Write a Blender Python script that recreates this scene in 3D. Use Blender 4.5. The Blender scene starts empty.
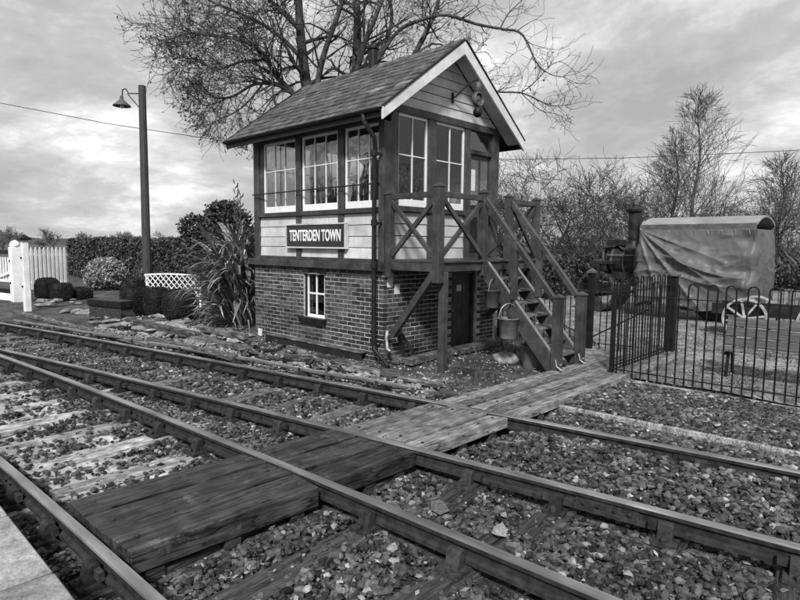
import bpy, math, random
import numpy as np
from mathutils import noise as mnoise
from mathutils import Vector, Matrix
random.seed(7); rng = np.random.default_rng(7)
S = bpy.context.scene
C = S.collection
R_ = math.radians

# ------------------------------------------------------------------ camera
F_PX = 580.0                                   # focal length in pixels of an 800 px wide picture
def _unit(v): return v / np.linalg.norm(v)
_v1 = _unit(np.array([-208-400, -(239.5-300), -F_PX])); _v2 = _unit(np.array([958-400, -(250-300), -F_PX]))
_X = -_v1; _Y = _unit(_v2 - np.dot(_v2, _X)*_X); _Z = np.cross(_X, _Y)
RC = np.array([_X, _Y, _Z]); CAM = np.array([0, 0, 1.85])
cd = bpy.data.cameras.new('camera'); cam = bpy.data.objects.new('camera', cd); C.objects.link(cam)
cd.sensor_width = 36; cd.lens = F_PX/800*36; cd.clip_start = .05; cd.clip_end = 3000
mw = Matrix.Identity(4)
for i in range(3):
    for j in range(3): mw[i][j] = RC[i][j]
    mw[i][3] = CAM[i]
cam.matrix_world = mw
S.camera = cam
def ray(u, v): return RC @ np.array([u-400, -(v-300), -F_PX])
def at_z(u, v, z): d = ray(u, v); return CAM + d*((z-CAM[2])/d[2])
def at_y(u, v, y): d = ray(u, v); return CAM + d*(y/d[1])
def at_x(u, v, x): d = ray(u, v); return CAM + d*(x/d[0])
def at_d(u, v, dep): return CAM + ray(u, v)*(dep/F_PX)

# ------------------------------------------------------------------ world, sun, exposure
SKY_SEED = 1.9
SUN_EL, SUN_AZ = R_(42), R_(143)               # azimuth clockwise from +Y: the light comes from -Y, a little from +X
W = bpy.data.worlds.new('World'); S.world = W; W.use_nodes = True
nt = W.node_tree; nt.nodes.clear()
def N(t, **k):
    n = nt.nodes.new(t)
    for a, b in k.items(): setattr(n, a, b)
    return n
L = lambda a, b: nt.links.new(a, b)
out = N('ShaderNodeOutputWorld'); bg = N('ShaderNodeBackground'); bg.inputs[1].default_value = 0.097
sky = N('ShaderNodeTexSky', sky_type='NISHITA', sun_disc=False, sun_elevation=SUN_EL, sun_rotation=SUN_AZ)
bw = N('ShaderNodeRGBToBW'); L(sky.outputs[0], bw.inputs[0])
tc = N('ShaderNodeTexCoord'); sep = N('ShaderNodeSeparateXYZ'); L(tc.outputs['Generated'], sep.inputs[0])
zc = N('ShaderNodeMath', operation='MAXIMUM'); L(sep.outputs[2], zc.inputs[0]); zc.inputs[1].default_value = 0.0
za = N('ShaderNodeMath', operation='ADD'); L(zc.outputs[0], za.inputs[0]); za.inputs[1].default_value = 0.22
dx = N('ShaderNodeMath', operation='DIVIDE'); L(sep.outputs[0], dx.inputs[0]); L(za.outputs[0], dx.inputs[1])
dy = N('ShaderNodeMath', operation='DIVIDE'); L(sep.outputs[1], dy.inputs[0]); L(za.outputs[0], dy.inputs[1])
cv = N('ShaderNodeCombineXYZ'); L(dx.outputs[0], cv.inputs[0]); L(dy.outputs[0], cv.inputs[1]); cv.inputs[2].default_value = SKY_SEED
n1 = N('ShaderNodeTexNoise'); n1.inputs['Scale'].default_value = 0.9; n1.inputs['Detail'].default_value = 11; n1.inputs['Roughness'].default_value = .63; n1.inputs['Distortion'].default_value = .15
L(cv.outputs[0], n1.inputs['Vector'])
cr = N('ShaderNodeValToRGB'); L(n1.outputs[0], cr.inputs[0])
e = cr.color_ramp.elements
e[0].position = .40; e[0].color = (2.9, 2.9, 2.9, 1); e[1].position = .64; e[1].color = (9.2, 9.2, 9.2, 1)
m = e.new(.5); m.color = (3.9, 3.9, 3.9, 1); m = e.new(.57); m.color = (5.7, 5.7, 5.7, 1)
mx = N('ShaderNodeMix', data_type='RGBA'); mx.inputs[0].default_value = 0.88      # a closed cloud cover in front of the sky
L(bw.outputs[0], mx.inputs[6]); L(cr.outputs[0], mx.inputs[7])
L(mx.outputs[2], bg.inputs[0]); L(bg.outputs[0], out.inputs[0])
sd = bpy.data.lights.new('sun', 'SUN'); sd.energy = 3.0; sd.angle = R_(8); sd.color = (1, 1, 1)
so = bpy.data.objects.new('sun', sd); C.objects.link(so)
sdir = Vector((math.sin(SUN_AZ)*math.cos(SUN_EL), math.cos(SUN_AZ)*math.cos(SUN_EL), math.sin(SUN_EL)))
so.rotation_euler = sdir.to_track_quat('Z', 'Y').to_euler(); so.location = (0, -10, 20)
S.view_settings.view_transform = 'Standard'; S.view_settings.look = 'None'
S.view_settings.exposure = 0.68; S.view_settings.gamma = 1.0

# ------------------------------------------------------------------ helpers
def g3(v): return (v, v, v, 1)
MATS = {}
def mat(name, lo, hi, scale=6, detail=8, rough=.8, bump=.25, bscale=None, bdist=.01, rnd=0., stretch=(1, 1, 1), metal=0., spec=.3, stain=0., stscale=1.3, lo_pos=.35, hi_pos=.65, bright=0., brightval=.4, grain=None, crack=None, scuff=0.):
    m = bpy.data.materials.new(name); m.use_nodes = True; t = m.node_tree; t.nodes.clear(); MATS[name] = m
    def n(k, **kw):
        x = t.nodes.new(k)
        for a, b in kw.items(): setattr(x, a, b)
        return x
    ln = lambda a, b: t.links.new(a, b)
    o = n('ShaderNodeOutputMaterial'); p = n('ShaderNodeBsdfPrincipled'); ln(p.outputs[0], o.inputs[0])
    p.inputs['Metallic'].default_value = metal; p.inputs['Specular IOR Level'].default_value = spec
    co = n('ShaderNodeTexCoord'); oi = n('ShaderNodeObjectInfo'); ge = n('ShaderNodeNewGeometry')
    sm = n('ShaderNodeMath', operation='ADD'); ln(oi.outputs['Random'], sm.inputs[0]); ln(ge.outputs['Random Per Island'], sm.inputs[1])
    fr = n('ShaderNodeMath', operation='FRACT'); ln(sm.outputs[0], fr.inputs[0])
    mp = n('ShaderNodeMapping'); mp.inputs['Scale'].default_value = stretch; ln(co.outputs['Object'], mp.inputs[0])
    of = n('ShaderNodeMath', operation='MULTIPLY'); ln(oi.outputs['Random'], of.inputs[0]); of.inputs[1].default_value = 37.
    cb = n('ShaderNodeCombineXYZ')
    for k in range(3): ln(of.outputs[0], cb.inputs[k])
    ln(cb.outputs[0], mp.inputs['Location'])
    nz = n('ShaderNodeTexNoise'); nz.inputs['Scale'].default_value = scale; nz.inputs['Detail'].default_value = detail; nz.inputs['Roughness'].default_value = .62; ln(mp.outputs[0], nz.inputs['Vector'])
    mr = n('ShaderNodeMapRange'); ln(nz.outputs[0], mr.inputs[0]); mr.inputs[1].default_value = lo_pos; mr.inputs[2].default_value = hi_pos; mr.inputs[3].default_value = lo; mr.inputs[4].default_value = hi
    val = mr.outputs[0]
    if rnd:
        m2 = n('ShaderNodeMapRange'); ln(fr.outputs[0], m2.inputs[0]); m2.inputs[3].default_value = 1-rnd; m2.inputs[4].default_value = 1+rnd
        mu = n('ShaderNodeMath', operation='MULTIPLY'); ln(val, mu.inputs[0]); ln(m2.outputs[0], mu.inputs[1]); val = mu.outputs[0]
    if bright:
        gt = n('ShaderNodeMath', operation='GREATER_THAN'); ln(fr.outputs[0], gt.inputs[0]); gt.inputs[1].default_value = 1-bright
        mb = n('ShaderNodeMix', data_type='FLOAT'); ln(gt.outputs[0], mb.inputs[0]); ln(val, mb.inputs[2]); mb.inputs[3].default_value = brightval; val = mb.outputs[0]
    if stain:
        n2 = n('ShaderNodeTexNoise'); n2.inputs['Scale'].default_value = stscale; n2.inputs['Detail'].default_value = 5; ln(ge.outputs['Position'], n2.inputs['Vector'])
        m3 = n('ShaderNodeMapRange'); ln(n2.outputs[0], m3.inputs[0]); m3.inputs[1].default_value = .38; m3.inputs[2].default_value = .62; m3.inputs[3].default_value = 1-stain; m3.inputs[4].default_value = 1+stain*.6
        mu = n('ShaderNodeMath', operation='MULTIPLY'); ln(val, mu.inputs[0]); ln(m3.outputs[0], mu.inputs[1]); val = mu.outputs[0]
    if grain:
        gsx, depth_ = grain; mg = n('ShaderNodeMapping'); mg.inputs['Scale'].default_value = gsx; ln(co.outputs['Object'], mg.inputs[0]); ln(cb.outputs[0], mg.inputs['Location'])
        ng = n('ShaderNodeTexNoise'); ng.inputs['Scale'].default_value = 1.; ng.inputs['Detail'].default_value = 8; ng.inputs['Roughness'].default_value = .75; ng.inputs['Distortion'].default_value = .3; ln(mg.outputs[0], ng.inputs['Vector'])
        m5 = n('ShaderNodeMapRange'); ln(ng.outputs[0], m5.inputs[0]); m5.inputs[1].default_value = .38; m5.inputs[2].default_value = .6; m5.inputs[3].default_value = 1-depth_; m5.inputs[4].default_value = 1+depth_*.55
        mu = n('ShaderNodeMath', operation='MULTIPLY'); ln(val, mu.inputs[0]); ln(m5.outputs[0], mu.inputs[1]); val = mu.outputs[0]
    if crack:
        mg = n('ShaderNodeMapping'); mg.inputs['Scale'].default_value = crack; ln(co.outputs['Object'], mg.inputs[0]); ln(cb.outputs[0], mg.inputs['Location'])
        ng = n('ShaderNodeTexNoise'); ng.inputs['Scale'].default_value = 1.; ng.inputs['Detail'].default_value = 3; ng.inputs['Distortion'].default_value = .4; ln(mg.outputs[0], ng.inputs['Vector'])
        sb_ = n('ShaderNodeMath', operation='SUBTRACT'); ln(ng.outputs[0], sb_.inputs[0]); sb_.inputs[1].default_value = .5; ab = n('ShaderNodeMath', operation='ABSOLUTE'); ln(sb_.outputs[0], ab.inputs[0])
        m6 = n('ShaderNodeMapRange'); ln(ab.outputs[0], m6.inputs[0]); m6.inputs[1].default_value = .004; m6.inputs[2].default_value = .022; m6.inputs[3].default_value = .22; m6.inputs[4].default_value = 1.
        mu = n('ShaderNodeMath', operation='MULTIPLY'); ln(val, mu.inputs[0]); ln(m6.outputs[0], mu.inputs[1]); val = mu.outputs[0]
    if scuff:
        ng = n('ShaderNodeTexNoise'); ng.inputs['Scale'].default_value = 5.; ng.inputs['Detail'].default_value = 10; ng.inputs['Roughness'].default_value = .72; ln(ge.outputs['Position'], ng.inputs['Vector'])
        m6 = n('ShaderNodeMapRange'); ln(ng.outputs[0], m6.inputs[0]); m6.inputs[1].default_value = .59; m6.inputs[2].default_value = .64; m6.inputs[3].default_value = 0; m6.inputs[4].default_value = scuff
        mu = n('ShaderNodeMath', operation='ADD'); ln(val, mu.inputs[0]); ln(m6.outputs[0], mu.inputs[1]); val = mu.outputs[0]
    ln(val, p.inputs['Base Color'])
    rr = n('ShaderNodeMapRange'); ln(nz.outputs[0], rr.inputs[0]); rr.inputs[3].default_value = max(.05, rough-.15); rr.inputs[4].default_value = min(1, rough+.12); ln(rr.outputs[0], p.inputs['Roughness'])
    if bump:
        n3 = n('ShaderNodeTexNoise'); n3.inputs['Scale'].default_value = bscale or scale*4; n3.inputs['Detail'].default_value = 6; ln(mp.outputs[0], n3.inputs['Vector'])
        b = n('ShaderNodeBump'); b.inputs['Strength'].default_value = bump; b.inputs['Distance'].default_value = bdist; ln(n3.outputs[0], b.inputs['Height']); ln(b.outputs[0], p.inputs['Normal'])
    return m
def glass(name, tint=.9, gloss=.06):
    m = bpy.data.materials.new(name); m.use_nodes = True; t = m.node_tree; t.nodes.clear()
    o = t.nodes.new('ShaderNodeOutputMaterial'); mixn = t.nodes.new('ShaderNodeMixShader'); tr = t.nodes.new('ShaderNodeBsdfTransparent'); gl = t.nodes.new('ShaderNodeBsdfGlossy'); fn = t.nodes.new('ShaderNodeFresnel')
    tr.inputs[0].default_value = g3(tint); gl.inputs['Roughness'].default_value = gloss; gl.inputs[0].default_value = g3(.95); fn.inputs[0].default_value = 2.7
    ge = t.nodes.new('ShaderNodeTexCoord'); nz = t.nodes.new('ShaderNodeTexNoise'); nz.inputs['Scale'].default_value = 3.5; bp = t.nodes.new('ShaderNodeBump'); bp.inputs['Strength'].default_value = .25; bp.inputs['Distance'].default_value = .02
    t.links.new(ge.outputs['Object'], nz.inputs[0]); t.links.new(nz.outputs[0], bp.inputs['Height']); t.links.new(bp.outputs[0], gl.inputs['Normal'])
    gm = t.nodes.new('ShaderNodeNewGeometry'); iv = t.nodes.new('ShaderNodeMath'); iv.operation = 'SUBTRACT'; iv.inputs[0].default_value = 1.; t.links.new(gm.outputs['Backfacing'], iv.inputs[1]); ml = t.nodes.new('ShaderNodeMath'); ml.operation = 'MULTIPLY'; t.links.new(fn.outputs[0], ml.inputs[0]); t.links.new(iv.outputs[0], ml.inputs[1]); t.links.new(ml.outputs[0], mixn.inputs[0]); t.links.new(tr.outputs[0], mixn.inputs[1]); t.links.new(gl.outputs[0], mixn.inputs[2]); t.links.new(mixn.outputs[0], o.inputs[0])
    return m

class B:
    """collects geometry in the coordinates given, stores it relative to o"""
    def __init__(s, o=(0, 0, 0)): s.v = []; s.f = []; s.o = Vector(o); s.sm = False
    def add(s, vs, fs):
        k = len(s.v); s.v += [tuple(Vector(p)-s.o) for p in vs]; s.f += [tuple(i+k for i in f) for f in fs]; return s
    def box(s, x0, x1, y0, y1, z0, z1):
        return s.add([(x0,y0,z0),(x1,y0,z0),(x1,y1,z0),(x0,y1,z0),(x0,y0,z1),(x1,y0,z1),(x1,y1,z1),(x0,y1,z1)],
              [(0,3,2,1),(4,5,6,7),(0,1,5,4),(1,2,6,5),(2,3,7,6),(3,0,4,7)])
    def beam(s, p, q, w, h, up=(0, 0, 1)):
        p, q = Vector(p), Vector(q); d = (q-p).normalized(); up = Vector(up)
        sx = d.cross(up)
        if sx.length < 1e-4: sx = d.cross(Vector((1, 0, 0)))
        sx.normalize(); u = sx.cross(d).normalized(); a = sx*(w/2); b = u*(h/2)
        return s.add([p-a-b, p+a-b, p+a+b, p-a+b, q-a-b, q+a-b, q+a+b, q-a+b], [(3,2,1,0),(4,5,6,7),(0,1,5,4),(1,2,6,5),(2,3,7,6),(3,0,4,7)])
    def prism(s, poly, d):
        """poly: list of 3-D points, d: extrusion vector"""
        n = len(poly); d = Vector(d); a = [Vector(p) for p in poly]
        nrm = Vector((0, 0, 0))
        for i in range(n): nrm += a[i].cross(a[(i+1) % n])
        if nrm.dot(d) < 0: a.reverse()
        return s.add(a+[p+d for p in a], [tuple(reversed(range(n))), tuple(range(n, 2*n))]+[(i, (i+1) % n, (i+1) % n+n, i+n) for i in range(n)])
    def tube(s, pts, rad, n=6, cap=True):
        pts = [Vector(p) for p in pts]; m = len(pts)
        if not hasattr(rad, '__len__'): rad = [rad]*m
        vs = []; fs = []; ref = None
        for i, p in enumerate(pts):
            d = (pts[min(i+1, m-1)]-pts[max(i-1, 0)])
            d = d.normalized() if d.length > 1e-9 else Vector((0, 0, 1))
            if ref is None: ref = Vector((1, 0, 0)) if abs(d.x) < .8 else Vector((0, 1, 0))
            a = d.cross(ref)
            if a.length < 1e-5: a = d.cross(Vector((0, .3, 1)))
            a.normalize(); b = d.cross(a); ref = b.cross(d) if False else ref
            for k in range(n):
                t = 2*math.pi*k/n; vs.append(p+(a*math.cos(t)+b*math.sin(t))*rad[i])
        for i in range(m-1):
            for k in range(n): fs.append((i*n+k, i*n+(k+1) % n, (i+1)*n+(k+1) % n, (i+1)*n+k))
        if cap: fs.append(tuple(reversed(range(n)))); fs.append(tuple(range((m-1)*n, m*n)))
        return s.add(vs, fs)
    def lathe(s, prof, c, n=14, axis='z', cap=True):
        vs = []; fs = []; c = Vector(c)
        for (r, h) in prof:
            for k in range(n):
                t = 2*math.pi*k/n; a, b = r*math.cos(t), r*math.sin(t)
                vs.append(c+Vector({'z': (a, b, h), 'y': (a, h, b), 'x': (h, a, b)}[axis]))
        for i in range(len(prof)-1):
            for k in range(n):
                q = (i*n+k, i*n+(k+1) % n, (i+1)*n+(k+1) % n, (i+1)*n+k); fs.append(q if axis != 'y' else tuple(reversed(q)))
        if cap: fs.append(tuple(reversed(range(n)))); fs.append(tuple(range((len(prof)-1)*n, len(prof)*n)))
        return s.add(vs, fs)
    def mesh(s, name):
        m = bpy.data.meshes.new(name); m.from_pydata(s.v, [], s.f); m.update(); return m
    def build(s, name, mt, parent=None, bevel=0, smooth=False):
        o = bpy.data.objects.new(name, s.mesh(name)); C.objects.link(o); o.data.materials.append(mt); o.parent = parent
        if smooth: o.data.polygons.foreach_set('use_smooth', [True]*len(o.data.polygons))
        if bevel:
            b = o.modifiers.new('bevel', 'BEVEL'); b.width = bevel; b.segments = 1; b.limit_method = 'ANGLE'
        return o
def tag(o, label=None, cat=None, group=None, kind=None):
    for k, v in (('label', label), ('category', cat), ('group', group), ('kind', kind)):
        if v: o[k] = v
    return o
def thing(name, label, cat, loc=(0, 0, 0), rz=0, group=None):
    o = bpy.data.objects.new(name, None); C.objects.link(o); o.location = loc; o.rotation_euler = (0, 0, rz); o.empty_display_size = .2
    return tag(o, label, cat, group)
def inst(name, mesh, parent, loc, rot=(0, 0, 0), sc=(1, 1, 1)):
    o = bpy.data.objects.new(name, mesh); C.objects.link(o); o.parent = parent; o.location = loc; o.rotation_euler = rot; o.scale = sc; return o
def npmesh(name, V, F, mt, parent=None, k=3):
    V = np.asarray(V, dtype=np.float32); F = np.asarray(F, dtype=np.int32)
    m = bpy.data.meshes.new(name); m.vertices.add(len(V)); m.vertices.foreach_set('co', V.ravel())
    m.loops.add(F.size); m.loops.foreach_set('vertex_index', F.ravel()); m.polygons.add(len(F))
    m.polygons.foreach_set('loop_start', np.arange(0, F.size, k, dtype=np.int32)); m.polygons.foreach_set('use_smooth', np.zeros(len(F), bool)); m.update(calc_edges=True); m.materials.append(mt)
    o = bpy.data.objects.new(name, m); C.objects.link(o); o.parent = parent; return o

# ------------------------------------------------------------------ materials (the picture is black and white: every colour is a grey)
M_ground = mat('earth', .04, .15, 9, stain=.45, bump=1, bscale=60, bdist=.04, stscale=1.6, grain=((45, 45, 45), .55))
M_yard = mat('yard_gravel', .12, .34, 9, stain=.45, bump=.9, bscale=50, bdist=.03, stscale=2.4, grain=((55, 55, 55), .5))
M_field = mat('field_grass', .05, .09, .05, bump=0)
M_ballast = mat('ballast_stone', .02, .115, 9, rnd=.88, rough=.66, bump=.35, bscale=60, bright=.045, brightval=.30, stain=.35, stscale=1.6, grain=((60, 60, 60), .25))
M_bed = mat('ballast_bed', .02, .055, 25, bump=.8, bscale=60, bdist=.02)
M_railside = mat('rusty_rail_side', .014, .04, 14, rough=.8, bump=.3, bscale=60, spec=.2)
M_railtop = mat('worn_rail_head', .22, .38, 3, stretch=(.4, 6, 1), rough=.38, metal=.6, bump=.06, stain=.35, stscale=1.5)
M_chair = mat('cast_iron_chair', .016, .045, 20, rough=.75, rnd=.4, bump=.4, spec=.2)
M_slp_dark = mat('dark_sleeper', .022, .075, 5, stretch=(9, .8, 3), rnd=.35, bump=.9, bscale=14, bdist=.02, grain=((50, 3, 40), .4), crack=(16, 1.1, 8), scuff=.05)
M_slp_pale = mat('pale_sleeper', .24, .5, 5, stretch=(8, 1.4, 3), rnd=.15, bump=.8, bscale=14, bdist=.02, stain=.4, stscale=7, grain=((50, 4, 40), .35), crack=(16, 1.1, 8))
M_plank = mat('dark_plank', .02, .062, 2.2, detail=12, stretch=(14, 1, 6), rnd=.35, rough=.58, bump=.7, bscale=10, bdist=.01, stain=.35, stscale=6, grain=((60, 2.5, 30), .4), crack=(16, 1.1, 8), scuff=.045)
M_plank2 = mat('weathered_plank', .11, .25, 2.2, detail=12, stretch=(14, 1, 6), rnd=.3, rough=.7, bump=.7, bscale=10, bdist=.01, stain=.35, stscale=6, grain=((60, 2.5, 30), .4), crack=(16, 1.1, 8), scuff=.12)
M_slp_mid = mat('grey_sleeper', .08, .2, 5, stretch=(8, 1.2, 3), rnd=.3, bump=.8, bscale=14, bdist=.02, stain=.4, stscale=7, grain=((50, 3, 40), .4), crack=(16, 1.1, 8), scuff=.08)
M_oldwood = mat('old_timber', .05, .18, 4, stretch=(.9, 5, 4), rnd=.4, bump=.8, bscale=14, stain=.4, stscale=6, grain=((3, 40, 40), .45), crack=(1.2, 16, 16), scuff=.1)
M_slab = mat('paving_slab', .20, .34, 12, rnd=.12, bump=.4, bscale=90, stain=.3, stscale=3.5, rough=.85, grain=((45, 45, 45), .3))
M_brick = mat('brick', .032, .085, 12, rnd=.55, bump=.45, bscale=50, stain=.35, stscale=1.1, spec=.2, grain=((25, 25, 25), .3))
M_mortar = mat('mortar', .26, .46, 14, bump=.4, bscale=60, stain=.4, stscale=1.2)
M_white = mat('cream_paint', .40, .54, 3, rough=.55, bump=.12, bscale=30, stain=.18, stscale=1.6, rnd=.07, grain=((9, 9, .8), .10))
M_sash = mat('white_sash_paint', .68, .82, 5, rough=.45, bump=.1, stain=.06)
M_trim = mat('dark_trim_paint', .036, .07, 4, rough=.45, bump=.2, bscale=25, stain=.25, stscale=3, rnd=.1, grain=((9, 9, 9), .25))
M_black = mat('black_iron_paint', .008, .02, 8, rough=.5, bump=.15, spec=.2)
M_fence = mat('fence_iron', .006, .014, 8, rough=.6, bump=.1, spec=.15)
M_slate = mat('roof_slate', .05, .115, 7, rnd=.22, rough=.62, bump=.5, bscale=20, stain=.45, stscale=4.5, bright=.02, brightval=.17, grain=((22, 22, 22), .45), spec=.25)
M_barge = mat('bargeboard_paint', .55, .7, 4, rough=.5, bump=.12, bscale=20, stain=.14, stscale=3)
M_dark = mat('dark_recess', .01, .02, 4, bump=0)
M_inside = mat('interior_boards', .10, .18, 4, stretch=(6, 6, .5), bump=.2)
M_sign = mat('sign_face', .028, .04, 4, rough=.4, bump=0)
M_letter = mat('sign_letter', .7, .75, 4, rough=.5, bump=0)
M_paper = mat('white_notice', .55, .7, 18, bump=0)
M_steel = mat('worn_steel', .2, .34, 6, rough=.45, metal=.4, bump=.1)
M_bucket = mat('bucket_paint', .085, .15, 6, rough=.45, bump=.1, stain=.2, stscale=6)
M_bag = mat('pale_sack', .22, .4, 8, bump=.5, stain=.35, stscale=9)
M_tarp = mat('tarpaulin', .085, .12, 2, rough=.5, bump=.15, bscale=14, bdist=.01, stain=.12, stscale=1.6, grain=((20, 20, 20), .08))
M_canopy = mat('canopy_paint', .2, .28, 3, rough=.6, bump=.1, stain=.2)
M_engine = mat('engine_black', .008, .03, 5, rough=.45, bump=.2, spec=.25)
M_greyiron = mat('grey_iron', .06, .12, 6, rough=.5, bump=.2)
M_wheelwhite = mat('pale_wheel_paint', .26, .4, 6, bump=.1, stain=.3, stscale=8)
M_bench = mat('bench_timber', .05, .10, 4, stretch=(.5, 6, 6), rnd=.2, bump=.4, grain=((3, 60, 60), .4))
M_picket = mat('white_picket_paint', .7, .85, 5, bump=.15, stain=.12)
M_bark = mat('bark', .02, .075, 5, bump=.8, bscale=18, bdist=.03, grain=((8, 8, 2), .4))
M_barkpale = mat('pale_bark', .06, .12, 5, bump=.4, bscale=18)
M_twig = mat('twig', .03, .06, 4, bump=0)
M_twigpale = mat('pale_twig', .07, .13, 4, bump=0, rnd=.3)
M_hazetwig = mat('hazed_twig', .10, .16, 4, bump=0)  # haze of distance put into the twig colour
M_leafdead = mat('dry_leaf', .05, .11, 4, bump=0, rnd=.5)
M_leaf = mat('dark_leaf', .02, .05, 4, bump=0, rnd=.6, rough=.55)
M_hedge = mat('hedge_leaf', .03, .08, 4, bump=0, rnd=.8, rough=.5)
M_palel = mat('pale_leaf', .16, .34, 4, bump=0, rnd=.5)
M_clip = mat('clipped_leaf', .014, .034, 4, bump=0, rnd=.5, rough=.7, spec=.15)
M_flax = mat('flax_leaf', .08, .22, 3, stretch=(8, .5, 1), bump=.15, rnd=.6, rough=.33, spec=.6)
M_flaxd = mat('flax_leaf_dead', .28, .5, 3, stretch=(8, .5, 1), bump=.2, rnd=.4, rough=.5)
M_cable = mat('cable', .03, .05, 4, bump=0)
M_stone = mat('rockery_stone', .12, .34, 5, rnd=.45, bump=.6, stain=.3, stscale=5, grain=((20, 20, 20), .3))
M_pole = mat('lamp_post_wood', .03, .06, 3, stretch=(8, 8, .5), bump=.3)
M_glass = glass('window_glass', .82, .015)
M_hill = mat('hill_green', .03, .06, .06, bump=0)

# ------------------------------------------------------------------ setting: ground, yard, hills
def poly(xs, ys, deg=2):
    c = np.polyfit(xs, ys, deg); return lambda x: np.polyval(c, np.asarray(x, dtype=float))
r1 = poly([-15.73, -11.66, -8.78, -3.49, -.82], [3.18, 3.93, 4.47, 5.34, 5.69])
r2 = poly([-11.82, -6.61, -3.4, -.58], [2.37, 3.36, 3.83, 4.25])
r3 = poly([-11.19, -5.32, -2.48, -1.17], [2.24, 2.69, 2.81, 2.89])
def r4(x): return r3(x) - 1.585 - .02*(np.asarray(x, dtype=float)+4)
def gz(x, y):
    """ground height"""
    x = np.asarray(x, dtype=float); y = np.asarray(y, dtype=float)
    edge = r1(np.clip(x, -17, 3))+.45
    t = np.clip((y-edge)/.7, 0, 1); t = t*t*(3-2*t)
    z = -.235 + t*.12
    xc = np.clip(x, -17, 3); t2 = np.clip((x+3.5)/.35, 0, 1)*np.clip((y-r2(xc)-.08)/.5, 0, 1)*np.clip((edge+.6-y)/.4, 0, 1)
    z = z + t2*.10*(1-t)
    d = np.hypot(x, y)
    und = .012*np.sin(x*3.1+y*1.7)+.01*np.sin(x*1.3-y*2.9)
    return z + und*np.clip(1.5-d/30, 0, 1)
def axis(lo, hi, a, b, st, grow=1.25):
    mid = list(np.arange(a, b+1e-6, st)); p = [a]; s = st
    while p[-1] > lo: s *= grow; p.append(max(lo, p[-1]-s))
    q = [mid[-1]]; s = st
    while q[-1] < hi: s *= grow; q.append(min(hi, q[-1]+s))
    return np.array(sorted(set(p[1:]+mid+q[1:])))
gx = axis(-900, 900, -20, 6, .2); gy = axis(-60, 900, -1, 20, .2)
GX, GY = np.meshgrid(gx, gy); GZ = gz(GX, GY)
V = np.stack([GX.ravel(), GY.ravel(), GZ.ravel()], 1); nx_, ny_ = len(gx), len(gy)
ii = (np.arange(ny_-1)[:, None]*nx_+np.arange(nx_-1)[None, :]).ravel()
o = npmesh('ground', V, np.stack([ii, ii+1, ii+nx_+1, ii+nx_], 1), M_ground, k=4); tag(o, 'dark bare earth ground round the signal box', 'ground', kind='structure')
# gravel yard behind the railings: a sheet that follows the ground 5 mm above it
yx = np.linspace(-5.0, 14, 60); yy = np.linspace(8.55, 40, 90)
YX, YY = np.meshgrid(yx, yy); YX = YX - np.clip((YY-11)*.9, 0, 12)*(1-(YX+5)/19)
V = np.stack([YX.ravel(), YY.ravel(), (gz(YX, YY)+.03+.01*np.sin(YX*5)*np.sin(YY*4)).ravel()], 1)
ii = (np.arange(89)[:, None]*60+np.arange(59)[None, :]).ravel()
o = npmesh('yard', V, np.stack([ii, ii+1, ii+61, ii+60], 1), M_yard, k=4); tag(o, 'pale gravel yard behind the iron railings', 'yard', kind='structure')
# low hills at the horizon
def hills(name, pts, dep, th, label):
    b = B(); n = len(pts)
    top = [at_d(u, v, dep) for u, v in pts]
    vs = []
    for p in top:
        w = Vector((p[0], p[1], 0)).normalized()
        vs += [Vector((p[0], p[1], -2))-w*th*.7, Vector(p), Vector((p[0], p[1], -2))+w*th]
    fs = []
    for i in range(n-1):
        k = 3*i; fs += [(k, k+3, k+4, k+1), (k+1, k+4, k+5, k+2)]
    b.add(vs, fs); o = b.build(name, M_hill, smooth=True); return tag(o, label, 'hills', kind='structure')
hills('hills', [(-700, 238), (-400, 236), (-200, 232), (-60, 229), (0, 231), (18, 236), (45, 239), (90, 238), (150, 240), (260, 241), (420, 244), (600, 246), (850, 248), (1100, 249), (1500, 252)], 420, 120, 'low wooded hills along the horizon')

# paving at the photographer's side of the line
b = B(); b.box(-14, 4, -2.2, .80, -.24, .055); o = b.build('pavement', M_mortar); tag(o, 'low platform edge paved with pale slabs', 'pavement', kind='structure')
JX = float(at_z(38, 577, .12)[0])
for k in range(12):
    x0 = JX-6*.92+k*.92
    me = B(); me.box(-.446, .446, -.3, .3, -.03, .03); mm = me.mesh('slab'); mm.materials.append(M_slab)
    for j, yc in enumerate((.545, -.075)):
        a = inst('slab', mm, o, (x0+.46+.31*(j % 2), yc, .09+random.uniform(-.004, .004)), (random.uniform(-.004, .004), random.uniform(-.004, .004), random.uniform(-.008, .008)))
        bb = a.modifiers.new('bevel', 'BEVEL'); bb.width = .008

# ------------------------------------------------------------------ railway tracks
PROF = [(-.032, 0), (-.036, -.012), (-.034, -.04), (-.010, -.055), (-.010, -.105), (-.034, -.118), (-.036, -.145), (.036, -.145), (.034, -.118), (.010, -.105), (.010, -.055), (.034, -.04), (.036, -.012), (.032, 0)]
def rail(fn, xs, parent, lift=0.):
    n = len(PROF); vs = []; fs = []; ft = []
    for x in xs:
        y = float(fn(x)); s = float(fn(x+.01)-fn(x-.01))/.02; nrm = Vector((-s, 1, 0)).normalized()
        for a, h in PROF: vs.append(Vector((x, y, h+lift))+nrm*a)
    for i in range(len(xs)-1):
        for k in range(n):
            q = (i*n+k, (i+1)*n+k, (i+1)*n+(k+1) % n, i*n+(k+1) % n); fs.append(q)
    b = B(); b.add(vs, fs)
    b.f.append(tuple(range(n))); b.f.append(tuple(reversed(range((len(xs)-1)*n, len(xs)*n))))
    o = b.build('rail', M_railside, parent); o.data.materials.append(M_railtop)
    for i, p in enumerate(o.data.polygons):
        if i < (len(xs)-1)*n and i % n in (n-1, 0): p.material_index = 1
    return o
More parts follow.
